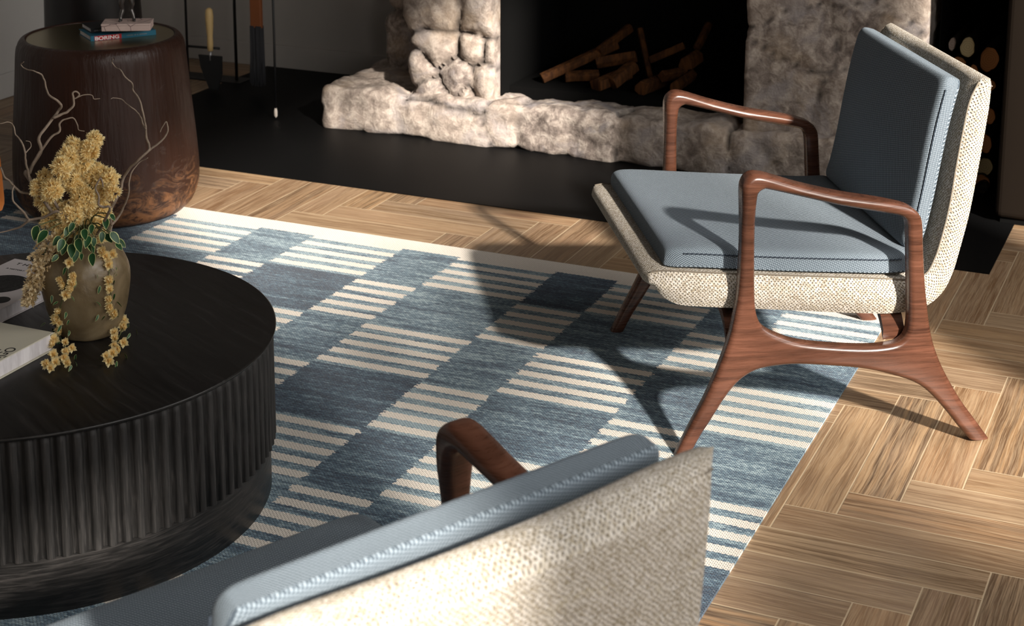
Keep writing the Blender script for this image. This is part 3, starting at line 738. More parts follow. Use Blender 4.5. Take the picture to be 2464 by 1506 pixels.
def make_chair(label):
    c=empty('lounge_chair',(0,0,0),0,label,'armchair','matching walnut lounge chairs on the rug')
    chair_frame(1,c); chair_frame(-1,c)
    sh,sec,w=shell(c)
    for sgn in (1,-1):
        MB().tube(path_piping(c,sec,w,sgn)[::2]+[path_piping(c,sec,w,sgn)[-1]],.0017,8).build('piping',M_tweed_pipe,sh)
    o,i,_=sec[-1]; P=[]
    for q in range(25):
        yl=-1+2*q/24; P.append((o.x+.016*yl*yl-.0115,yl*w*(1-.085*min(1,max(0,(o.y-.50)/.30))),o.y-.012*(1-yl*yl)+.002))
    MB().tube(P,.0018,8).build('piping',M_tweed_pipe,sh)
    sc_,B,arc,nrm=pillow('seat_cushion',[(.030,.405),(-.03,.403),(-.13,.394),(-.25,.384),(-.38,.375),(-.46,.370),(-.535,.372)],.047,.313,M_twill,c,p=12,lift=.15)
    pts=[]
    n=len(B); 
    for k in range(0,n,2): pts.append((B[k].x+nrm(k).x*.034,.3135,B[k].y+nrm(k).y*.034))
    MB().tube(pts[4:-4],.0016,6).build('seam',M_seam,sc_); MB().tube([(x,-y,z) for x,y,z in pts[4:-4]],.0016,6).build('seam',M_seam,sc_)
    bc,B,arc,nrm=pillow('back_cushion',[(-.545,.405),(-.562,.45),(-.578,.53),(-.590,.61),(-.603,.69),(-.618,.760),(-.627,.791)],.046,.283,M_twill,c,p=11,lift=.2)
    pts=[]
    n=len(B)
    for k in range(0,n,2): pts.append((B[k].x+nrm(k).x*.034,.2835,B[k].y+nrm(k).y*.034))
    MB().tube(pts[4:-4],.0016,6).build('seam',M_seam,bc); MB().tube([(x,-y,z) for x,y,z in pts[4:-4]],.0016,6).build('seam',M_seam,bc)
    for u in (-.125,-.475):
        m=MB(); P=catmull([(u,-.345,.245),(u-.004,-.29,.285),(u-.006,-.20,.302),(u-.006,0,.304),(u-.006,.20,.302),(u-.004,.29,.285),(u,.345,.245)],4); v=[];f=[]
        for p in P: v+= [(p.x-.024,p.y,p.z-.011),(p.x+.024,p.y,p.z-.011),(p.x+.024,p.y,p.z+.011),(p.x-.024,p.y,p.z+.011)]
        k=len(P); f=[(i*4+j,i*4+(j+1)%4,(i+1)*4+(j+1)%4,(i+1)*4+j) for i in range(k-1) for j in range(4)]+[(3,2,1,0),tuple((k-1)*4+j for j in range(4))]
        o=m.add(v,f).build('cross_rail',M_wood,c); flat_by_angle(o,40)
    return c
g=G('tweed_piping',.95,.1); g.col((.17,.145,.115)); M_tweed_pipe=g.m
g=G('seam_thread',.9,.1); g.col((.035,.045,.06)); M_seam=g.m
ch1=make_chair('walnut lounge chair with blue cushions seen from its side, in front of the fireplace')
F1=Vector((-.85217,-.52326)); L1=Vector((.52326,-.85217)); O1=Vector((-1.0559,3.2948))-L1*.3673
ch1.location=(O1.x,O1.y,.0065); ch1.rotation_euler=(0,0,math.atan2(F1.y,F1.x))
ch2=copy_tree(ch1); ch2['label']='walnut lounge chair with its tweed back to us, cut off by the bottom edge'
a2=math.radians(153.7); ch2.location=(-1.255,1.747,.0065); ch2.rotation_euler=(0,0,a2)

# ------------------------------------------------------------------ coffee table
M_ov=mat_oak_dark(True); M_oh=mat_oak_dark(False); M_ot=mat_oak_top()
TC=(-2.21,2.578)
tb=empty('coffee_table',(TC[0],TC[1],.006),0,'round black oak coffee table with fluted sides and a smooth plinth','coffee table')
NF=112; per=2*math.pi/NF
def flute(t,z,r):
    u=(t/per)%1.0; u=abs(u-.5)*2      # 0 centre of reed
    return -.0115*(1-math.sqrt(max(0,1-min(1,u/.72)**2))) if u<.72 else -.0115
v=[];f=[];n=NF*10; zs=[.110,.112,.330,.341,.346]; rs=[.489,.4975,.4975,.4965,.489]
for z,r in zip(zs,rs):
    for k in range(n):
        t=2*math.pi*k/n; d=flute(t,z,r); rr=max(.4855,r+d) if z<.34 else r+d*.9; v.append((rr*math.cos(t),rr*math.sin(t),z))
f=[(i*n+k,i*n+(k+1)%n,(i+1)*n+(k+1)%n,(i+1)*n+k) for i in range(len(zs)-1) for k in range(n)]+[tuple(range(n))[::-1],tuple((len(zs)-1)*n+k for k in range(n))]
o=mesh('fluted_band',v,f,M_ov,tb); flat_by_angle(o,70)
o=lathe('plinth',[(.484,.0),(.4855,.003),(.4855,.110)],M_oh,tb,160); flat_by_angle(o,50)
o=lathe('tabletop',[(.496,.3445),(.5015,.346),(.5035,.3495),(.503,.3525),(.500,.354)],M_ot,tb,200); flat_by_angle(o,60)

# ------------------------------------------------------------------ books on the coffee table
M_pages=mat_log('book_pages',(.66,.63,.64),(.50,.47,.48)); M_cvw=flat('white_cover',(.62,.575,.58),.5,.3); M_cvc=flat('cream_cover',(.52,.49,.40),.55,.3); M_ink=flat('black_ink',(.02,.02,.02),.6,.2)
def book(name,x0,x1,y0,y1,z,th,cov,label,cat='book',group=None,spine='left',ct=.0022,over=.003,pages=M_pages):
    cx,cy=(x0+x1)/2,(y0+y1)/2; e=empty(name,(cx,cy,z),0,label,cat,group); w=(x1-x0)/2; d=(y1-y0)/2
    o=bx('pages',(-w+.004,-d+over,ct),(w-over,d-over,th-ct),pages,e)
    m=MB().box((-w,-d,0),(w,d,ct)).box((-w,-d,th-ct),(w,d,th)); o=m.build('cover',cov,e,smooth=False); bevel(o,.0008,2)
    # rounded spine
    if spine=='left':
        s=MB(); P=[]; K=8
        for k in range(K+1):
            t=math.pi*k/K; P.append((-w-.0035*math.sin(t)*1.2+.001, (th/2)-(th/2)*math.cos(t)))
        vv=[];
        for y in (-d,d):
            for a,b in P: vv.append((a,y,b))
        ff=[(i,i+1,K+1+i+1,K+1+i) for i in range(K)]+[tuple(range(K+1))[::-1],tuple(K+1+i for i in range(K+1))]
        s.add(vv,ff).build('spine',cov,e)
    return e
TZ=.360
b1=book('hardback_book',-2.462,-2.283,2.595,2.860,TZ,.030,M_cvw,'white hardback book with a black oval picture, behind the vase','book','books on the coffee table',over=.004)
def on_top(x,y,z,rz=0): return Matrix.Translation((x,y,z))@Matrix.Rotation(rz,4,'Z')
text('title','T H E',.0165,M_ink,b1,on_top(-.064,.102,.0302),sx=1.25)
text('subtitle','A HISTORY',.0080,M_ink,b1,on_top(-.064,.072,.0302),sx=1.2)
def disc(name,cx,cy,rx,ry,z,mat,parent,n=48,th=.0003):
    v=[(cx+rx*math.cos(2*math.pi*k/n),cy+ry*math.sin(2*math.pi*k/n),zz) for zz in (z,z+th) for k in range(n)]
    return mesh(name,v,[tuple(range(n,2*n))]+[(k,(k+1)%n,n+(k+1)%n,n+k) for k in range(n)],mat,parent,smooth=False)
g=G('engraved_picture',.6,.2); pp=g.coord(); nn=g.noise(g.map(pp,(60,60,1)),1.0,6,.75,2.5); g.col(g.ramp(nn,[(.42,(.010,.010,.010)),(.62,(.035,.034,.034)),(.72,(.16,.15,.15))])); M_pic=g.m
disc('picture',-.006,-.008,.054,.054,.0301,M_pic,b1); disc('badge',.056,-.086,.019,.019,.0301,M_ink,b1)
b2=book('hardback_book',-2.290,-2.093,2.255,2.530,TZ,.036,M_cvc,'cream hardback book in front of the white one, lettering near its right edge','book','books on the coffee table',over=.005)
def vtxt(s,size,x,y,sx=1.0): text('lettering',s,size,M_ink,b2,Matrix.Translation((x,y,.0362))@Matrix.Rotation(math.pi/2,4,'Z'),sx=sx)
vtxt('T',.024,.064,.016,1.1); vtxt('NGO',.028,.090,-.026,1.05); vtxt('DK',.0060,.0965,-.004)

# ------------------------------------------------------------------ vase with flowers
def mat_glaze():
    g=G('olive_brown_stoneware',.38,.45); p=g.coord(); n=g.noise(p,14,5,.6,.5); f=g.noise(p,120,3,.6)
    c=g.ramp(n,[(.3,(.090,.064,.032)),(.5,(.155,.112,.060)),(.7,(.21,.160,.094))]); g.col(c); g.rough(g.step(f,.3,.7,.30,.5)); g.bump(g.add(n,g.mul(f,.1)),.35,.006); return g.m
VC=(-2.092,2.634)
vs=empty('vase',(VC[0],VC[1],TZ),0,'round-bellied olive brown stoneware vase holding the flowers','vase')
vp=catmull([(.050,0,0),(.057,.003,0),(.066,.022,0),(.078,.055,0),(.0855,.090,0),(.0875,.120,0),(.084,.145,0),(.072,.172,0),(.056,.187,0),(.047,.194,0),(.046,.202,0),(.052,.212,0),(.055,.215,0)],5)
lathe('body',[(p.x,p.y) for p in vp]+[(.050,.214),(.043,.205),(.041,.19),(.06,.165)],mat_glaze(),vs,64,disp=lambda t,z,r:.0018*noise.noise(Vector((math.cos(t)*2,math.sin(t)*2,z*18))))
M_petal=None
def mat_petal(name,c1,c2):
    g=G(name,.7,.2); a=g.attr('tipf').outputs['Fac']; n=g.noise(g.coord(),55,2)
    c=g.mix(a,c1,c2); c=g.mix(g.mul(g.step(n,.45,.7),.25),c,(.95,.80,.42)); g.col(c)
    tr=g.nd('ShaderNodeBsdfTranslucent'); g.put(tr.inputs[0],c); mx=g.nd('ShaderNodeMixShader'); mx.inputs[0].default_value=.45; g.t.links.new(g.b.outputs[0],mx.inputs[1]); g.t.links.new(tr.outputs[0],mx.inputs[2]); g.t.links.new(mx.outputs[0],g.t.nodes['Material Output'].inputs[0])
    return g.m
M_petal=mat_petal('butter_petal',(1.0,.745,.285),(1.0,.935,.64)); M_petal2=mat_petal('faded_petal',(.80,.62,.36),(.95,.86,.64))
def mat_leaf():
    g=G('variegated_leaf',.45,.4); a=g.attr('tipf').outputs['Fac']; n=g.noise(g.coord(),90,2)
    g.col(g.mix(g.step(g.add(a,g.mul(g.sub(n,.5),.30)),.68,.86),(.014,.060,.018),(.60,.62,.26))); return g.m
M_leaf=mat_leaf()
def mat_branch():
    g=G('weathered_twig',.85,.2); n=g.noise(g.coord(),120,4,.6); g.col(g.mix(n,(.13,.095,.07),(.34,.27,.21))); g.bump(n,.6,.002); return g.m
M_twig=mat_branch(); g=G('green_stem',.6,.3); g.col((.09,.10,.04)); M_stem=g.m
class FM(MB):
    def __init__(s): super().__init__(); s.t=[]
    def petals(s,c,axis,R,rng,n=12,w=.18):
        axis=Vector(axis).normalized(); a=axis.orthogonal().normalized(); b=axis.cross(a); c=Vector(c)
        for i in range(n):
            th=2*math.pi*i/n*1.618*2.1+rng.random()*.7; el=rng.uniform(.10,1.35) if n>8 else rng.uniform(.2,1.2)
            d=(a*math.cos(th)+b*math.sin(th))*math.cos(el)+axis*math.sin(el)
            L=R*rng.uniform(.75,1.15); sd=d.cross(axis if abs(d.dot(axis))<.95 else a).normalized()*(R*w)
            up_=sd.cross(d).normalized()*R*.10
            k=len(s.v)
            s.v+=[c+d*L*.10, c+d*L*.55+sd-up_, c+d*L*.55-sd-up_, c+d*L*.60+up_*.5, c+d*L+up_*1.2]
            s.t+=[0,.5,.5,.45,1.0]
            s.f+=[(k,k+1,k+3),(k,k+3,k+2),(k+3,k+1,k+4),(k+2,k+3,k+4)]
    def leaf(s,c,d,nrm,L,w):
        c=Vector(c); d=Vector(d).normalized(); sd=d.cross(Vector(nrm)).normalized(); n=sd.cross(d).normalized(); S=7; k=len(s.v)
        for i in range(S+1):
            t=i/S; ww=w*math.sin(math.pi*min(1,t**.75))**.8; z=-.18*L*t*t
            for j in (-1,-.62,0,.62,1):
                s.v.append(c+d*(L*t)+sd*(ww*j)+n*(z+.22*ww*abs(j))); s.t.append(1.0 if abs(j)==1 or i in(0,S) else (.45 if abs(j)>.3 else .15))
        for i in range(S):
            for j in range(4): a=k+i*5+j; s.f.append((a,a+1,a+6,a+5))
    def out(s,name,mat,parent,stuff=False):
        o=s.build(name,mat,parent); a=o.data.attributes.new('tipf','FLOAT','POINT'); a.data.foreach_set('value',[float(x) for x in s.t])
        if stuff: o['kind']='stuff'
        return o

BR={
 'A1':[(-2.180,2.589,0.680),(-2.189,2.600,0.689),(-2.187,2.612,0.705),(-2.169,2.615,0.732),(-2.163,2.603,0.760),(-2.157,2.610,0.775),(-2.151,2.633,0.795),(-2.145,2.645,0.809),(-2.133,2.640,0.821),(-2.131,2.626,0.836),(-2.146,2.622,0.845),(-2.159,2.630,0.858),(-2.162,2.630,0.870),(-2.158,2.616,0.888),(-2.161,2.603,0.896),(-2.175,2.602,0.898),(-2.192,2.605,0.901),(-2.195,2.602,0.908),(-2.181,2.595,0.915)],
 'A2':[(-2.186,2.597,0.690),(-2.176,2.606,0.717),(-2.161,2.618,0.744),(-2.149,2.627,0.762),(-2.138,2.636,0.771),(-2.137,2.636,0.786),(-2.131,2.641,0.794),(-2.117,2.652,0.796),(-2.111,2.657,0.784),(-2.109,2.659,0.771),(-2.100,2.666,0.768)],
 'A3':[(-2.146,2.629,0.798),(-2.133,2.640,0.805),(-2.124,2.647,0.810),(-2.115,2.654,0.822),(-2.114,2.654,0.835),(-2.115,2.654,0.846),(-2.109,2.659,0.849),(-2.105,2.662,0.843),(-2.109,2.659,0.837),(-2.113,2.655,0.835),(-2.099,2.667,0.841),(-2.087,2.677,0.840),(-2.083,2.679,0.832),(-2.075,2.686,0.832)],
 'A4':[(-2.149,2.576,0.659),(-2.169,2.578,0.681),(-2.175,2.583,0.689),(-2.173,2.573,0.717),(-2.165,2.563,0.745),(-2.170,2.561,0.764),(-2.188,2.566,0.776),(-2.193,2.569,0.790),(-2.192,2.555,0.803),(-2.198,2.535,0.804)],
 'A4t':[(-2.164,2.564,0.742),(-2.165,2.581,0.750),(-2.171,2.587,0.757),(-2.171,2.574,0.763)],
 'A5':[(-2.131,2.591,0.651),(-2.151,2.592,0.653),(-2.186,2.575,0.655),(-2.188,2.561,0.666),(-2.188,2.544,0.685),(-2.198,2.539,0.698),(-2.212,2.546,0.713)],
 'A6':[(-2.097,2.579,0.624),(-2.134,2.568,0.613),(-2.159,2.557,0.610),(-2.162,2.544,0.629),(-2.166,2.524,0.653),(-2.169,2.524,0.668),(-2.175,2.538,0.682)],
 'A7':[(-2.145,2.541,0.616),(-2.168,2.540,0.598),(-2.190,2.533,0.591),(-2.200,2.513,0.589)],
 'B1':[(-2.070,2.678,0.541),(-2.070,2.692,0.562),(-2.066,2.688,0.590),(-2.055,2.678,0.610),(-2.043,2.685,0.636),(-2.045,2.701,0.650),(-2.046,2.711,0.667),(-2.031,2.713,0.687),(-2.008,2.713,0.709),(-1.994,2.726,0.725),(-2.001,2.739,0.732),(-2.009,2.741,0.750),(-2.003,2.732,0.778),(-1.998,2.720,0.801),(-2.005,2.720,0.828),(-2.019,2.727,0.838),(-2.025,2.727,0.847),(-2.018,2.716,0.862),(-2.022,2.700,0.878),(-2.033,2.700,0.892),(-2.049,2.705,0.894),(-2.054,2.702,0.905),(-2.044,2.692,0.914)],
 'B2':[(-1.999,2.733,0.722),(-1.987,2.743,0.733),(-1.976,2.752,0.744),(-1.968,2.758,0.760),(-1.969,2.757,0.776),(-1.971,2.755,0.779),(-1.977,2.751,0.767),(-1.980,2.748,0.759)],
 'B3':[(-2.002,2.732,0.766),(-2.013,2.737,0.776),(-2.012,2.730,0.790),(-2.010,2.714,0.807),(-2.017,2.706,0.817),(-2.031,2.712,0.821),(-2.045,2.712,0.829),(-2.049,2.698,0.834),(-2.046,2.683,0.835)],
 'B4':[(-2.050,2.668,0.579),(-2.044,2.687,0.593),(-2.033,2.689,0.613),(-2.016,2.684,0.643),(-2.013,2.684,0.669),(-2.015,2.699,0.687),(-2.009,2.715,0.702),(-1.990,2.719,0.713)],
 'B5':[(-1.998,2.600,0.636),(-2.008,2.592,0.644),(-2.014,2.587,0.651),(-2.013,2.588,0.667),(-2.018,2.584,0.683),(-2.012,2.589,0.698),(-2.009,2.592,0.702),(-2.006,2.594,0.685)],
}
LOBES={
 'top':[(-2.073,2.662,0.756,0.0138),(-2.070,2.639,0.739,0.0166)],
 'upper_left':[(-2.105,2.636,0.744,0.0166),(-2.101,2.614,0.728,0.0193),(-2.099,2.590,0.714,0.0193),(-2.096,2.644,0.709,0.0207)],
 'left':[(-2.151,2.600,0.683,0.0152),(-2.149,2.576,0.672,0.0138),(-2.116,2.577,0.669,0.0207),(-2.155,2.597,0.635,0.0138)],
 'middle':[(-2.107,2.635,0.673,0.0248),(-2.083,2.628,0.640,0.0248),(-2.091,2.597,0.614,0.0221),(-2.094,2.645,0.595,0.0207)],
 'right':[(-2.072,2.663,0.679,0.0235),(-2.043,2.660,0.679,0.0179),(-2.025,2.649,0.660,0.0138),(-2.070,2.664,0.642,0.0207)],
 'lower_right':[(-2.071,2.663,0.610,0.0193),(-2.067,2.641,0.587,0.0179),(-2.050,2.629,0.569,0.0138)],
 'lower_left':[(-2.134,2.614,0.616,0.0193),(-2.136,2.587,0.602,0.0138),(-2.104,2.586,0.590,0.0179),(-2.133,2.614,0.553,0.0152),(-2.095,2.619,0.572,0.0166)],
}
T1=[(-2.071,2.560,0.533),(-2.081,2.543,0.503),(-2.055,2.551,0.512),(-2.072,2.541,0.494),(-2.054,2.547,0.497),(-2.056,2.544,0.487),(-2.068,2.541,0.473),(-2.093,2.547,0.431),(-2.103,2.552,0.414),(-2.102,2.556,0.405),(-2.107,2.566,0.386),(-2.107,2.543,0.370),(-2.093,2.526,0.370),(-2.076,2.542,0.370),(-2.048,2.524,0.370),(-2.045,2.504,0.370),(-2.032,2.480,0.370),(-2.009,2.462,0.370),(-2.059,2.483,0.370),(-2.042,2.441,0.370),(-2.022,2.428,0.370),(-2.030,2.453,0.370)]
T2=[(-2.028,2.610,0.546),(-2.023,2.611,0.537),(-2.021,2.631,0.535),(-2.013,2.612,0.526),(-2.012,2.605,0.522),(-2.005,2.598,0.493),(-2.004,2.595,0.475),(-2.007,2.596,0.455),(-2.009,2.601,0.437),(-2.009,2.613,0.419),(-2.031,2.667,0.382),(-2.023,2.657,0.370),(-2.018,2.621,0.370),(-2.000,2.598,0.370),(-1.973,2.588,0.370),(-1.981,2.569,0.370),(-1.962,2.556,0.370),(-1.959,2.535,0.370),(-1.963,2.519,0.370),(-1.944,2.502,0.370)]
S1=[(-2.075,2.575,0.556),(-2.072,2.569,0.536),(-2.070,2.554,0.520),(-2.069,2.550,0.502),(-2.073,2.545,0.481),(-2.082,2.547,0.458),(-2.093,2.550,0.436),(-2.103,2.558,0.409),(-2.132,2.593,0.370),(-2.101,2.560,0.370),(-2.068,2.530,0.370),(-2.037,2.486,0.370),(-2.034,2.458,0.370),(-2.035,2.444,0.370)]
S2=[(-2.035,2.613,0.555),(-2.024,2.618,0.533),(-2.013,2.608,0.516),(-2.009,2.601,0.494),(-2.007,2.602,0.472),(-2.010,2.606,0.448),(-2.012,2.611,0.430),(-2.017,2.633,0.405),(-2.035,2.672,0.377),(-2.018,2.644,0.370),(-1.999,2.606,0.370),(-1.972,2.566,0.370),(-1.960,2.527,0.370)]
LF1=[(-2.097,2.541,0.468),(-2.069,2.547,0.435),(-2.066,2.551,0.418),(-2.089,2.555,0.402),(-2.077,2.557,0.397),(-2.075,2.561,0.391),(-2.145,2.576,0.390),(-2.121,2.558,0.417),(-2.136,2.584,0.377),(-2.101,2.560,0.370),(-2.019,2.508,0.370),(-2.001,2.480,0.370),(-1.994,2.462,0.370),(-2.054,2.545,0.471),(-2.045,2.552,0.500),(-2.083,2.542,0.456),(-2.069,2.554,0.525)]
LF2=[(-2.018,2.581,0.510),(-2.005,2.625,0.512),(-2.007,2.612,0.513),(-2.003,2.619,0.503),(-2.011,2.581,0.487),(-2.019,2.575,0.455),(-2.020,2.583,0.425),(-2.002,2.614,0.461),(-2.005,2.621,0.441),(-2.008,2.631,0.421),(-2.021,2.675,0.378),(-2.019,2.675,0.370),(-1.993,2.663,0.370),(-1.990,2.641,0.370),(-1.956,2.588,0.370),(-1.939,2.551,0.370),(-1.928,2.513,0.370),(-1.969,2.509,0.370),(-2.014,2.596,0.418),(-2.012,2.623,0.525),(-2.002,2.624,0.499),(-2.000,2.613,0.489),(-2.001,2.605,0.483)]
LB=[(-2.117,2.522,0.598,0.0075),(-2.101,2.522,0.594,0.0075),(-2.068,2.535,0.577,0.0066),(-2.077,2.554,0.562,0.0062),(-2.059,2.555,0.561,0.0075),(-2.042,2.556,0.574,0.0075),(-2.055,2.571,0.576,0.0066),(-2.054,2.559,0.550,0.0066),(-2.029,2.566,0.580,0.0066),(-2.036,2.586,0.560,0.0062),(-2.026,2.582,0.574,0.0048),(-2.024,2.571,0.543,0.0066),(-2.064,2.564,0.604,0.0053),(-2.004,2.599,0.580,0.0057),(-1.988,2.599,0.583,0.0070),(-1.992,2.622,0.564,0.0057),(-1.989,2.611,0.562,0.0048),(-2.033,2.564,0.595,0.0062),(-2.071,2.559,0.596,0.0057),(-2.029,2.580,0.601,0.0048),(-1.990,2.597,0.625,0.0040),(-2.013,2.605,0.607,0.0057),(-2.084,2.535,0.548,0.0044),(-2.039,2.558,0.550,0.0035),(-2.087,2.546,0.579,0.0057),(-2.014,2.592,0.583,0.0053)]
GR=[(-2.117,2.576,0.564),(-2.129,2.566,0.551),(-2.137,2.560,0.529),(-2.143,2.555,0.504),(-2.151,2.549,0.479),(-2.156,2.544,0.458),(-2.162,2.540,0.443)]
rngf=random.Random(11)
LAB={'top':'topmost yellow blossom spike of the bouquet','upper_left':'yellow blossom spike just below the topmost one, to its left','left':'small yellow blossom spike poking out at the left of the bouquet',
'middle':'big yellow blossom spike in the middle of the bouquet','right':'yellow blossom spike at the right of the bouquet behind the curled twig','lower_right':'yellow blossom spike low at the right, just above the leaves',
'lower_left':'yellow blossom spike low at the left of the bouquet above the leaves'}
neck=Vector((VC[0],VC[1],TZ+.19))
for k,L in LOBES.items():
    c=Vector(L[0][:3]); e=empty('flowering_stem',neck,0,LAB[k],'flower','yellow flowering stems in the vase')
    m=FM()
    for (x,y,z,r) in L:
        for _ in range(int(95*(r/.02)**2)):
            d=Vector([rngf.gauss(0,1) for _ in range(3)]).normalized(); p=Vector((x,y,z))+d*r*rngf.uniform(.55,1.0)
            m.petals(p-neck,d+Vector((0,0,.25)),rngf.uniform(.0075,.0110),rngf,13)
    m.out('blossoms',M_petal,e,True)
    q=catmull([(rngf.uniform(-.015,.015),rngf.uniform(-.015,.015),-.04),(.0,.0,.02),(c-neck)*.5+Vector((0,0,.01)),c-neck],4)
    MB().tube(q,.0016,6).build('stem',M_stem,e)
# faded drooping cluster on the left
e=empty('drooping_flower_spray',neck,0,'faded cream flower spray hanging over the left side of the vase onto the white book','flower')
m=FM(); gp=catmull(GR,5); n=len(gp)
for i,p in enumerate(gp):
    r=.024*(1-i/n)+.009
    for _ in range(13):
        d=Vector([rngf.gauss(0,1) for _ in range(3)]).normalized(); m.petals(p+d*r*rngf.uniform(.3,1)-neck,d+Vector((0,0,-.3)),rngf.uniform(.008,.0115),rngf,7,.20)
m.out('blossoms',M_petal2,e,True)
MB().tube([p-neck for p in [neck]+gp[:-2]],.0014,6).build('stem',M_stem,e)
# two trailing stems
def blossom_mesh(seed):
    r=random.Random(seed); m=FM(); m.petals((0,0,0),(0,0,1),.0105,r,20,.26); m.petals((0,0,.001),(0,0,1),.007,r,8,.3); return m
for nm,T,S,LF,lab in (('a',T1,S1,LF1,'trailing flower stem down the middle of the vase, ending beside the cream book'),('b',T2,S2,LF2,'trailing flower stem down the right side of the vase onto the table')):
    e=empty('trailing_flower_stem',Vector(S[0]),0,lab,'flower','trailing flower stems'); o0=Vector(S[0])
    MB().tube([p-o0 for p in catmull([neck]+[Vector(s) for s in S],3)],.0011,6).build('stem',M_stem,e)
    proto=None
    for i,p in enumerate(T):
        p=Vector(p)
        if p.z<TZ+.014: p.z=TZ+.014
        ax=Vector((rngf.uniform(-.4,.8),-1+rngf.uniform(-.3,.3),rngf.uniform(-.1,.7)))
        if proto is None: proto=blossom_mesh(7).out('blossom',M_petal,e); b=proto
        else: b=proto.copy(); COL.objects.link(b); b.parent=e
        b.location=p-o0; b.rotation_euler=ax.to_track_quat('Z','Y').to_euler(); s=rngf.uniform(1.1,1.5); b.scale=(s,s,s)
    lp=None
    for i,p in enumerate(LF):
        p=Vector(p); p.z=max(p.z,TZ+.010)
        if lp is None:
            m=FM(); m.leaf((0,0,0),(1,0,0),(0,0,1),.014,.0026); lp=m.out('leaf',M_leaf,e); b=lp
        else: b=lp.copy(); COL.objects.link(b); b.parent=e
        b.location=p-o0-Vector((.005,0,0)); b.rotation_euler=(rngf.uniform(-1.2,-.4),rngf.uniform(.2,1.3),rngf.uniform(-2.8,.4)); s=rngf.uniform(.8,1.3); b.scale=(s,s,s)
# big leaves round the neck
e=empty('leafy_sprig',neck,0,'sprig of green leaves with pale yellow margins round the mouth of the vase','leaves')
lp=None; bases=[]
for i,(x,y,z,s) in enumerate(LB):
    p=Vector((x,y,z)); out=(p-neck); out.z=0; out.normalize(); tow=Vector((.62,-.78,0))
    d=(out*.7+Vector((0,0,-.9))+Vector((rngf.uniform(-.4,.4),rngf.uniform(-.4,.4),rngf.uniform(-.1,.4)))).normalized(); L=s*4.2
    n_=(tow*.9+Vector((0,0,.5))+Vector((rngf.uniform(-.4,.4),rngf.uniform(-.3,.3),0))).normalized()
    if lp is None: m=FM(); m.leaf((0,0,0),(1,0,0),(0,0,1),1.0,.29); lp=m.out('leaf',M_leaf,e); b=lp
    else: b=lp.copy(); COL.objects.link(b); b.parent=e
    bases.append(p-neck-d*L*.47); yv=n_.cross(d).normalized(); zv=d.cross(yv)
    b.matrix_local=Matrix.Translation(p-neck-d*L*.5)@Matrix((d,yv,zv)).transposed().to_4x4()@Matrix.Diagonal((L,L,L,1))
mb=MB()
for p in bases:
    mb.tube(catmull([(0,0,-.02),p*.4+Vector((0,0,.03)),p],4),.0012,5)
mb.build('twiglets',M_stem,e)
# contorted branches
def branch(name,keys,label,r0):
    e=empty('contorted_branch',neck,0,label,'branch','contorted willow branches in the vase')
    for i,(k,ra,rb) in enumerate(keys):
        P=[Vector(p) for p in BR[k]]
        if i==0: P=[neck+Vector((0,0,-.03))]+P
        Q=catmull(P,4); n=len(Q)
        Q=[q+Vector(noise.noise_vector(q*90))*.0012-neck for q in Q]
        R=[(ra+(rb-ra)*(j/(n-1))**.8)*(1+.15*noise.noise(Q[j]*120)) for j in range(n)]
        MB().tube(Q,R,8).build('limb' if i==0 else 'twig',M_twig,e)
branch('b',[('A1',.0046,.0008),('A2',.0034,.0008),('A3',.0030,.0008)],'tall contorted branch at the upper left with a looped side twig',1)
branch('b',[('A4',.0036,.0008),('A4t',.0014,.0006)],'contorted branch left of the tall one, reaching the left edge of the photo',1)
branch('b',[('A5',.0034,.0016),],'thin contorted branch bending left just above the middle of the bouquet',1)
branch('b',[('A6',.0036,.0014),('A7',.0028,.0010)],'forked contorted branch low at the left above the table',1)
branch('b',[('B1',.0044,.0008),('B2',.0026,.0008),('B3',.0018,.0007),('B4',.0030,.0008)],'tallest contorted branch on the right side of the bouquet, forking near its top',1)
branch('b',[('B5',.0028,.0013)],'short curled twig in front of the yellow blossoms',1)

# ------------------------------------------------------------------ drum side table with books
DC=(-3.261,4.241)
dt=empty('drum_side_table',(DC[0],DC[1],.004),0,'barrel-shaped dark copper-brown side table with an inset round top','side table')
dp=catmull([(.195,0,0),(.232,.008,0),(.262,.035,0),(.281,.085,0),(.285,.14,0),(.281,.22,0),(.272,.33,0),(.262,.44,0),(.256,.515,0),(.250,.541,0),(.240,.556,0),(.229,.560,0),(.224,.558,0),(.222,.552,0)],6)
lathe('body',[(p.x,p.y) for p in dp]+[(.20,.550)],mat_drum(),dt,128,disp=lambda t,z,r:(.0016*noise.noise(Vector((math.cos(t)*5,math.sin(t)*5,z*2)))+.0010*noise.noise(Vector((math.cos(t)*30,math.sin(t)*30,z*5)))) if z<.54 else 0)
g=G('smoked_glass',.10,.5); g.col((.060,.057,.046)); g.b.inputs['Metallic'].default_value=.35; M_glass=g.m
o=lathe('inset_top',[(.205,.5508),(.2215,.5510),(.2215,.5545),(.2205,.5555)],M_glass,dt,96); flat_by_angle(o,40)
g=G('brass_edge',.3,.5); g.col((.35,.29,.16)); g.b.inputs['Metallic'].default_value=1
lathe('brass_rim',[(.2215,.5530),(.2228,.5530),(.2228,.5562),(.2215,.5562)],g.m,dt,96)
DZ=.5598
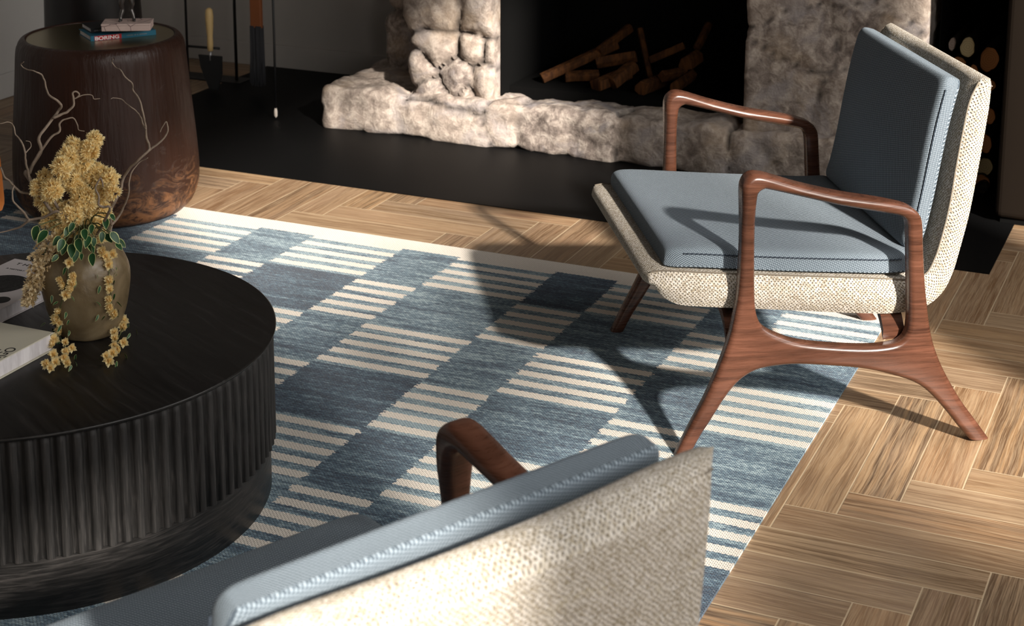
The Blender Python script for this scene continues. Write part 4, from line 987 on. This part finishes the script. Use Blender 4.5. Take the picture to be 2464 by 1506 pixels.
# books: spine edge faces the camera side
def rbook(ax,ay,dx,dy,length,depth,z,th,cov,label,name='hardback_book',pages=None,group='books on the drum side table'):
    ang=math.atan2(dy,dx); e=empty(name,(ax,ay,z),ang,label,'book',group)
    o=MB().box((0,0,0),(length,depth,.0018)).box((0,0,th-.0018),(length,depth,th)).box((0,0,.0018),(length,.003,th-.0018)).build('cover',cov,e,smooth=False); bevel(o,.0006,2)
    bx('pages',(.003,.0032,.0018),(length-.003,depth-.003,th-.0018),M_pages,e); return e
M_blue=flat('teal_blue_cover',(.010,.115,.185),.5,.3); M_red=flat('red_print',(.45,.012,.015),.5,.3); M_wht=flat('white_print',(.72,.70,.70),.5,.3); M_blk=flat('black_cover',(.010,.010,.012),.5,.3); M_gry=flat('grey_print',(.22,.21,.21),.6,.2)
def print_marks(name,x0,x1,z,h,mat,parent,seed):
    r=random.Random(seed); m=MB(); x=x0
    while x<x1:
        w=r.uniform(.0014,.0026); hh=h*r.uniform(.7,1)
        if r.random()<.85: m.box((x,-.0003,z),(x+w,.0002,z+hh))
        x+=w+.0010
    return m.build(name,mat,parent,smooth=False)
B=rbook(-3.236,4.159,.121,.164,.205,.125,DZ,.0165,M_blue,'blue hardback, white letters on red along its spine, under the black book')
bx('red_band',(.012,-.0004,.0012),(.096,.0004,.0153),M_red,B)
SP=Matrix.Translation((.0125,-.0005,.0024))@Matrix.Rotation(math.pi/2,4,'X')
text('title','BORING',.0150,M_wht,B,SP,.0003,.00045,1.36)
print_marks('author',.112,.175,.0062,.0030,M_gry,B,4)
B2=rbook(-3.262,4.196,.121,.164,.185,.105,DZ+.0168,.0145,M_blk,'black hardback lying on the blue one under the pinkish block')
print_marks('title',.010,.095,.0045,.0044,M_gry,B2,3)
def mat_pinkstone():
    g=G('pink_marble_paper',.5,.3); p=g.coord(); v=g.vor(g.map(p,(20,20,20),rot=(.3,.4,.6)),1.0,'DISTANCE_TO_EDGE'); n=g.noise(p,25,4)
    c=g.mix(n,(.50,.36,.33),(.62,.49,.44)); g.col(g.mix(g.step(v,.025,.0),c,(.10,.06,.06))); return g.m
e=empty('keepsake_box',(-3.204,4.172,DZ+.0168+.0148),math.atan2(.30,.55),'pale pink veined box on the black book, carrying the small figure','box')
o=bx('body',(0,0,0),(.146,.085,.016),mat_pinkstone(),e); bevel(o,.0012,2); o=bx('lid',(-.001,-.001,.0162),(.147,.086,.0225),mat_pinkstone(),e); bevel(o,.0012,2)
# small dark figure, its legs in view
M_bronze=flat('dark_bronze',(.10,.09,.085),.32,.5,.75)
fg=empty('figurine',(-3.165,4.250,DZ+.0168+.0148+.0225),.6,'small dark bronze figure standing on the pink box, its top out of view','figurine')
m=MB()
for s in (-1,1):
    m.tube(catmull([(s*.020,-.006,0.002),(s*.019,-.002,.014),(s*.013,.004,.034),(s*.016,-.002,.055),(s*.008,.0,.082)],4),[ .006,.005,.005,.005,.005,.0065,.007,.0075,.007,.006,.0065,.0075,.008,.009,.0095,.010,.0105][:17],10)
    m.tube([(s*.020,-.004,.004),(s*.023,-.020,.003)],[.0055,.003],8)
m.tube(catmull([(0,0,.078),(0,.002,.10),(0,-.002,.13),(0,0,.155)],4),[.014,.0145,.015,.0145,.014,.0145,.016,.018,.019,.018,.014,.008,.007],12)
m.tube(catmull([(0,0,.155),(0,-.002,.170),(0,-.002,.186)],4),[.006,.009,.012,.0135,.013,.0115,.010,.007,.002],12)
for s in (-1,1): m.tube(catmull([(s*.014,0,.145),(s*.030,.004,.120),(s*.026,-.014,.100),(s*.012,-.020,.098)],4),[.006]*4+[.005]*4+[.0045]*4+[.004],8)
m.build('body',M_bronze,fg)

# tall black floor vase behind the drum table
g=G('black_lacquer_pot',.35,.4); p=g.coord(); n=g.noise(p,3,3); g.col(g.mix(g.step(n,.5,.7),(.006,.005,.005),(.030,.006,.005))); M_pot=g.m
pot=empty('floor_vase',(-3.615,4.667,.004),0,'tall black floor vase standing behind the drum side table','vase')
pp=catmull([(.135,0,0),(.150,.01,0),(.166,.12,0),(.168,.30,0),(.162,.50,0),(.155,.70,0),(.148,.90,0),(.125,1.05,0),(.105,1.12,0),(.112,1.16,0)],5)
lathe('body',[(p.x,p.y) for p in pp]+[(.105,1.155),(.098,1.12),(.12,1.0)],M_pot,pot,72)

# orange channelled chair, only its edge in view
M_or=flat('cognac_leather',(.62,.20,.045),.42,.45)
oc=empty('orange_lounge_seat',(-3.314,3.312,.006),math.radians(41.5),'orange leather seat with rolled channels and black leg at the left edge','chair')
for k,(z,x1) in enumerate(((.382,.325),(.314,.332))):
    m=MB(); n=28; v=[]; S=10
    for s in range(S+1):
        t=s/S; y=-.30+.60*t; e_=min(1,(min(t,1-t)*8)**.5) if 0<t<1 else .2
        for q in range(n):
            a=2*math.pi*q/n; cx=math.cos(a); cz=math.sin(a); v.append((-.02+math.copysign(abs(cx)**.55,cx)*(x1+.02)*(.97+.03*e_),y,z+math.copysign(abs(cz)**.8,cz)*.034*e_))
    m.add(v,[(s*n+q,s*n+(q+1)%n,(s+1)*n+(q+1)%n,(s+1)*n+q) for s in range(S) for q in range(n)]+[tuple(range(n))[::-1],tuple(S*n+q for q in range(n))]).build('cushion_roll',M_or,oc)
for x,y in ((.295,-.25),(.295,.25),(-.29,-.25),(-.29,.25)): bx('leg',(x-.016,y-.016,0),(x+.016,y+.016,.282),M_iron,oc,.003)

# ------------------------------------------------------------------ unseen tree and shrub, added outside the window to dapple and block sunlight
gt=empty('added_dapple_tree',(4.35,-1.0,0),0,'unseen leafy tree added outside the window to dapple the light','tree')
rt_=random.Random(9)
MB().tube([(0,0,-.2),(.05,.0,1.5),(.0,.1,3.0),(.1,.1,6.3)],[.10,.08,.06,.03],10).build('trunk',M_twig,gt)

def leaf_cloud(m,c,R,n,size,rng):
    for _ in range(n):
        d=Vector([rng.gauss(0,1) for _ in range(3)]).normalized()*rng.random()**.4
        p=Vector(c)+Vector((d.x*R[0],d.y*R[1],d.z*R[2])); q=Vector([rng.gauss(0,1) for _ in range(3)]).normalized(); a=q.orthogonal().normalized(); b=q.cross(a); s=size*rng.uniform(.7,1.3)
        m.add([p-a*s,p+b*s*.45,p+a*s,p-b*s*.45],[(0,1,2,3)])
m=MB()
leaf_cloud(m,(2.9,-.35,3.25),(.35,.62,.22),150,.075,rt_)
leaf_cloud(m,(3.2,-1.3,3.6),(.5,.7,.4),110,.08,rt_)
leaf_cloud(m,(4.3,-1.0,6.3),(1.0,1.1,.7),400,.09,rt_)
g=G('dapple_leaf',.6,.3); g.col((.05,.12,.03)); M_gl=g.m
tag(m.build('foliage',M_gl,gt,False),kind='stuff')
MB().tube([(.1-.0,.1,3.0),(-.6,.3,3.3),(-1.3,.6,3.3)],[.05,.035,.012],8).build('bough',M_twig,gt)
gt.children[-3].location=(0,0,0)
for o in gt.children:
    if o.name.startswith('foliage'): o.location=(-4.35,1.0,0)
gs=empty('added_shade_shrub',(2.75,.02,0),0,'unseen rounded shrub added outside the window to shade the floor','shrub')  # added out of view, sized to keep sun off the right-hand floor
m=MB(); leaf_cloud(m,(0,0,1.45),(.30,.70,1.02),4600,.055,rt_)
tag(m.build('foliage',M_gl,gs,False),kind='stuff')
MB().tube([(0,0,-.2),(0,.02,.5),(.02,0,1.2)],[.05,.04,.02],8).build('stem',M_twig,gs)
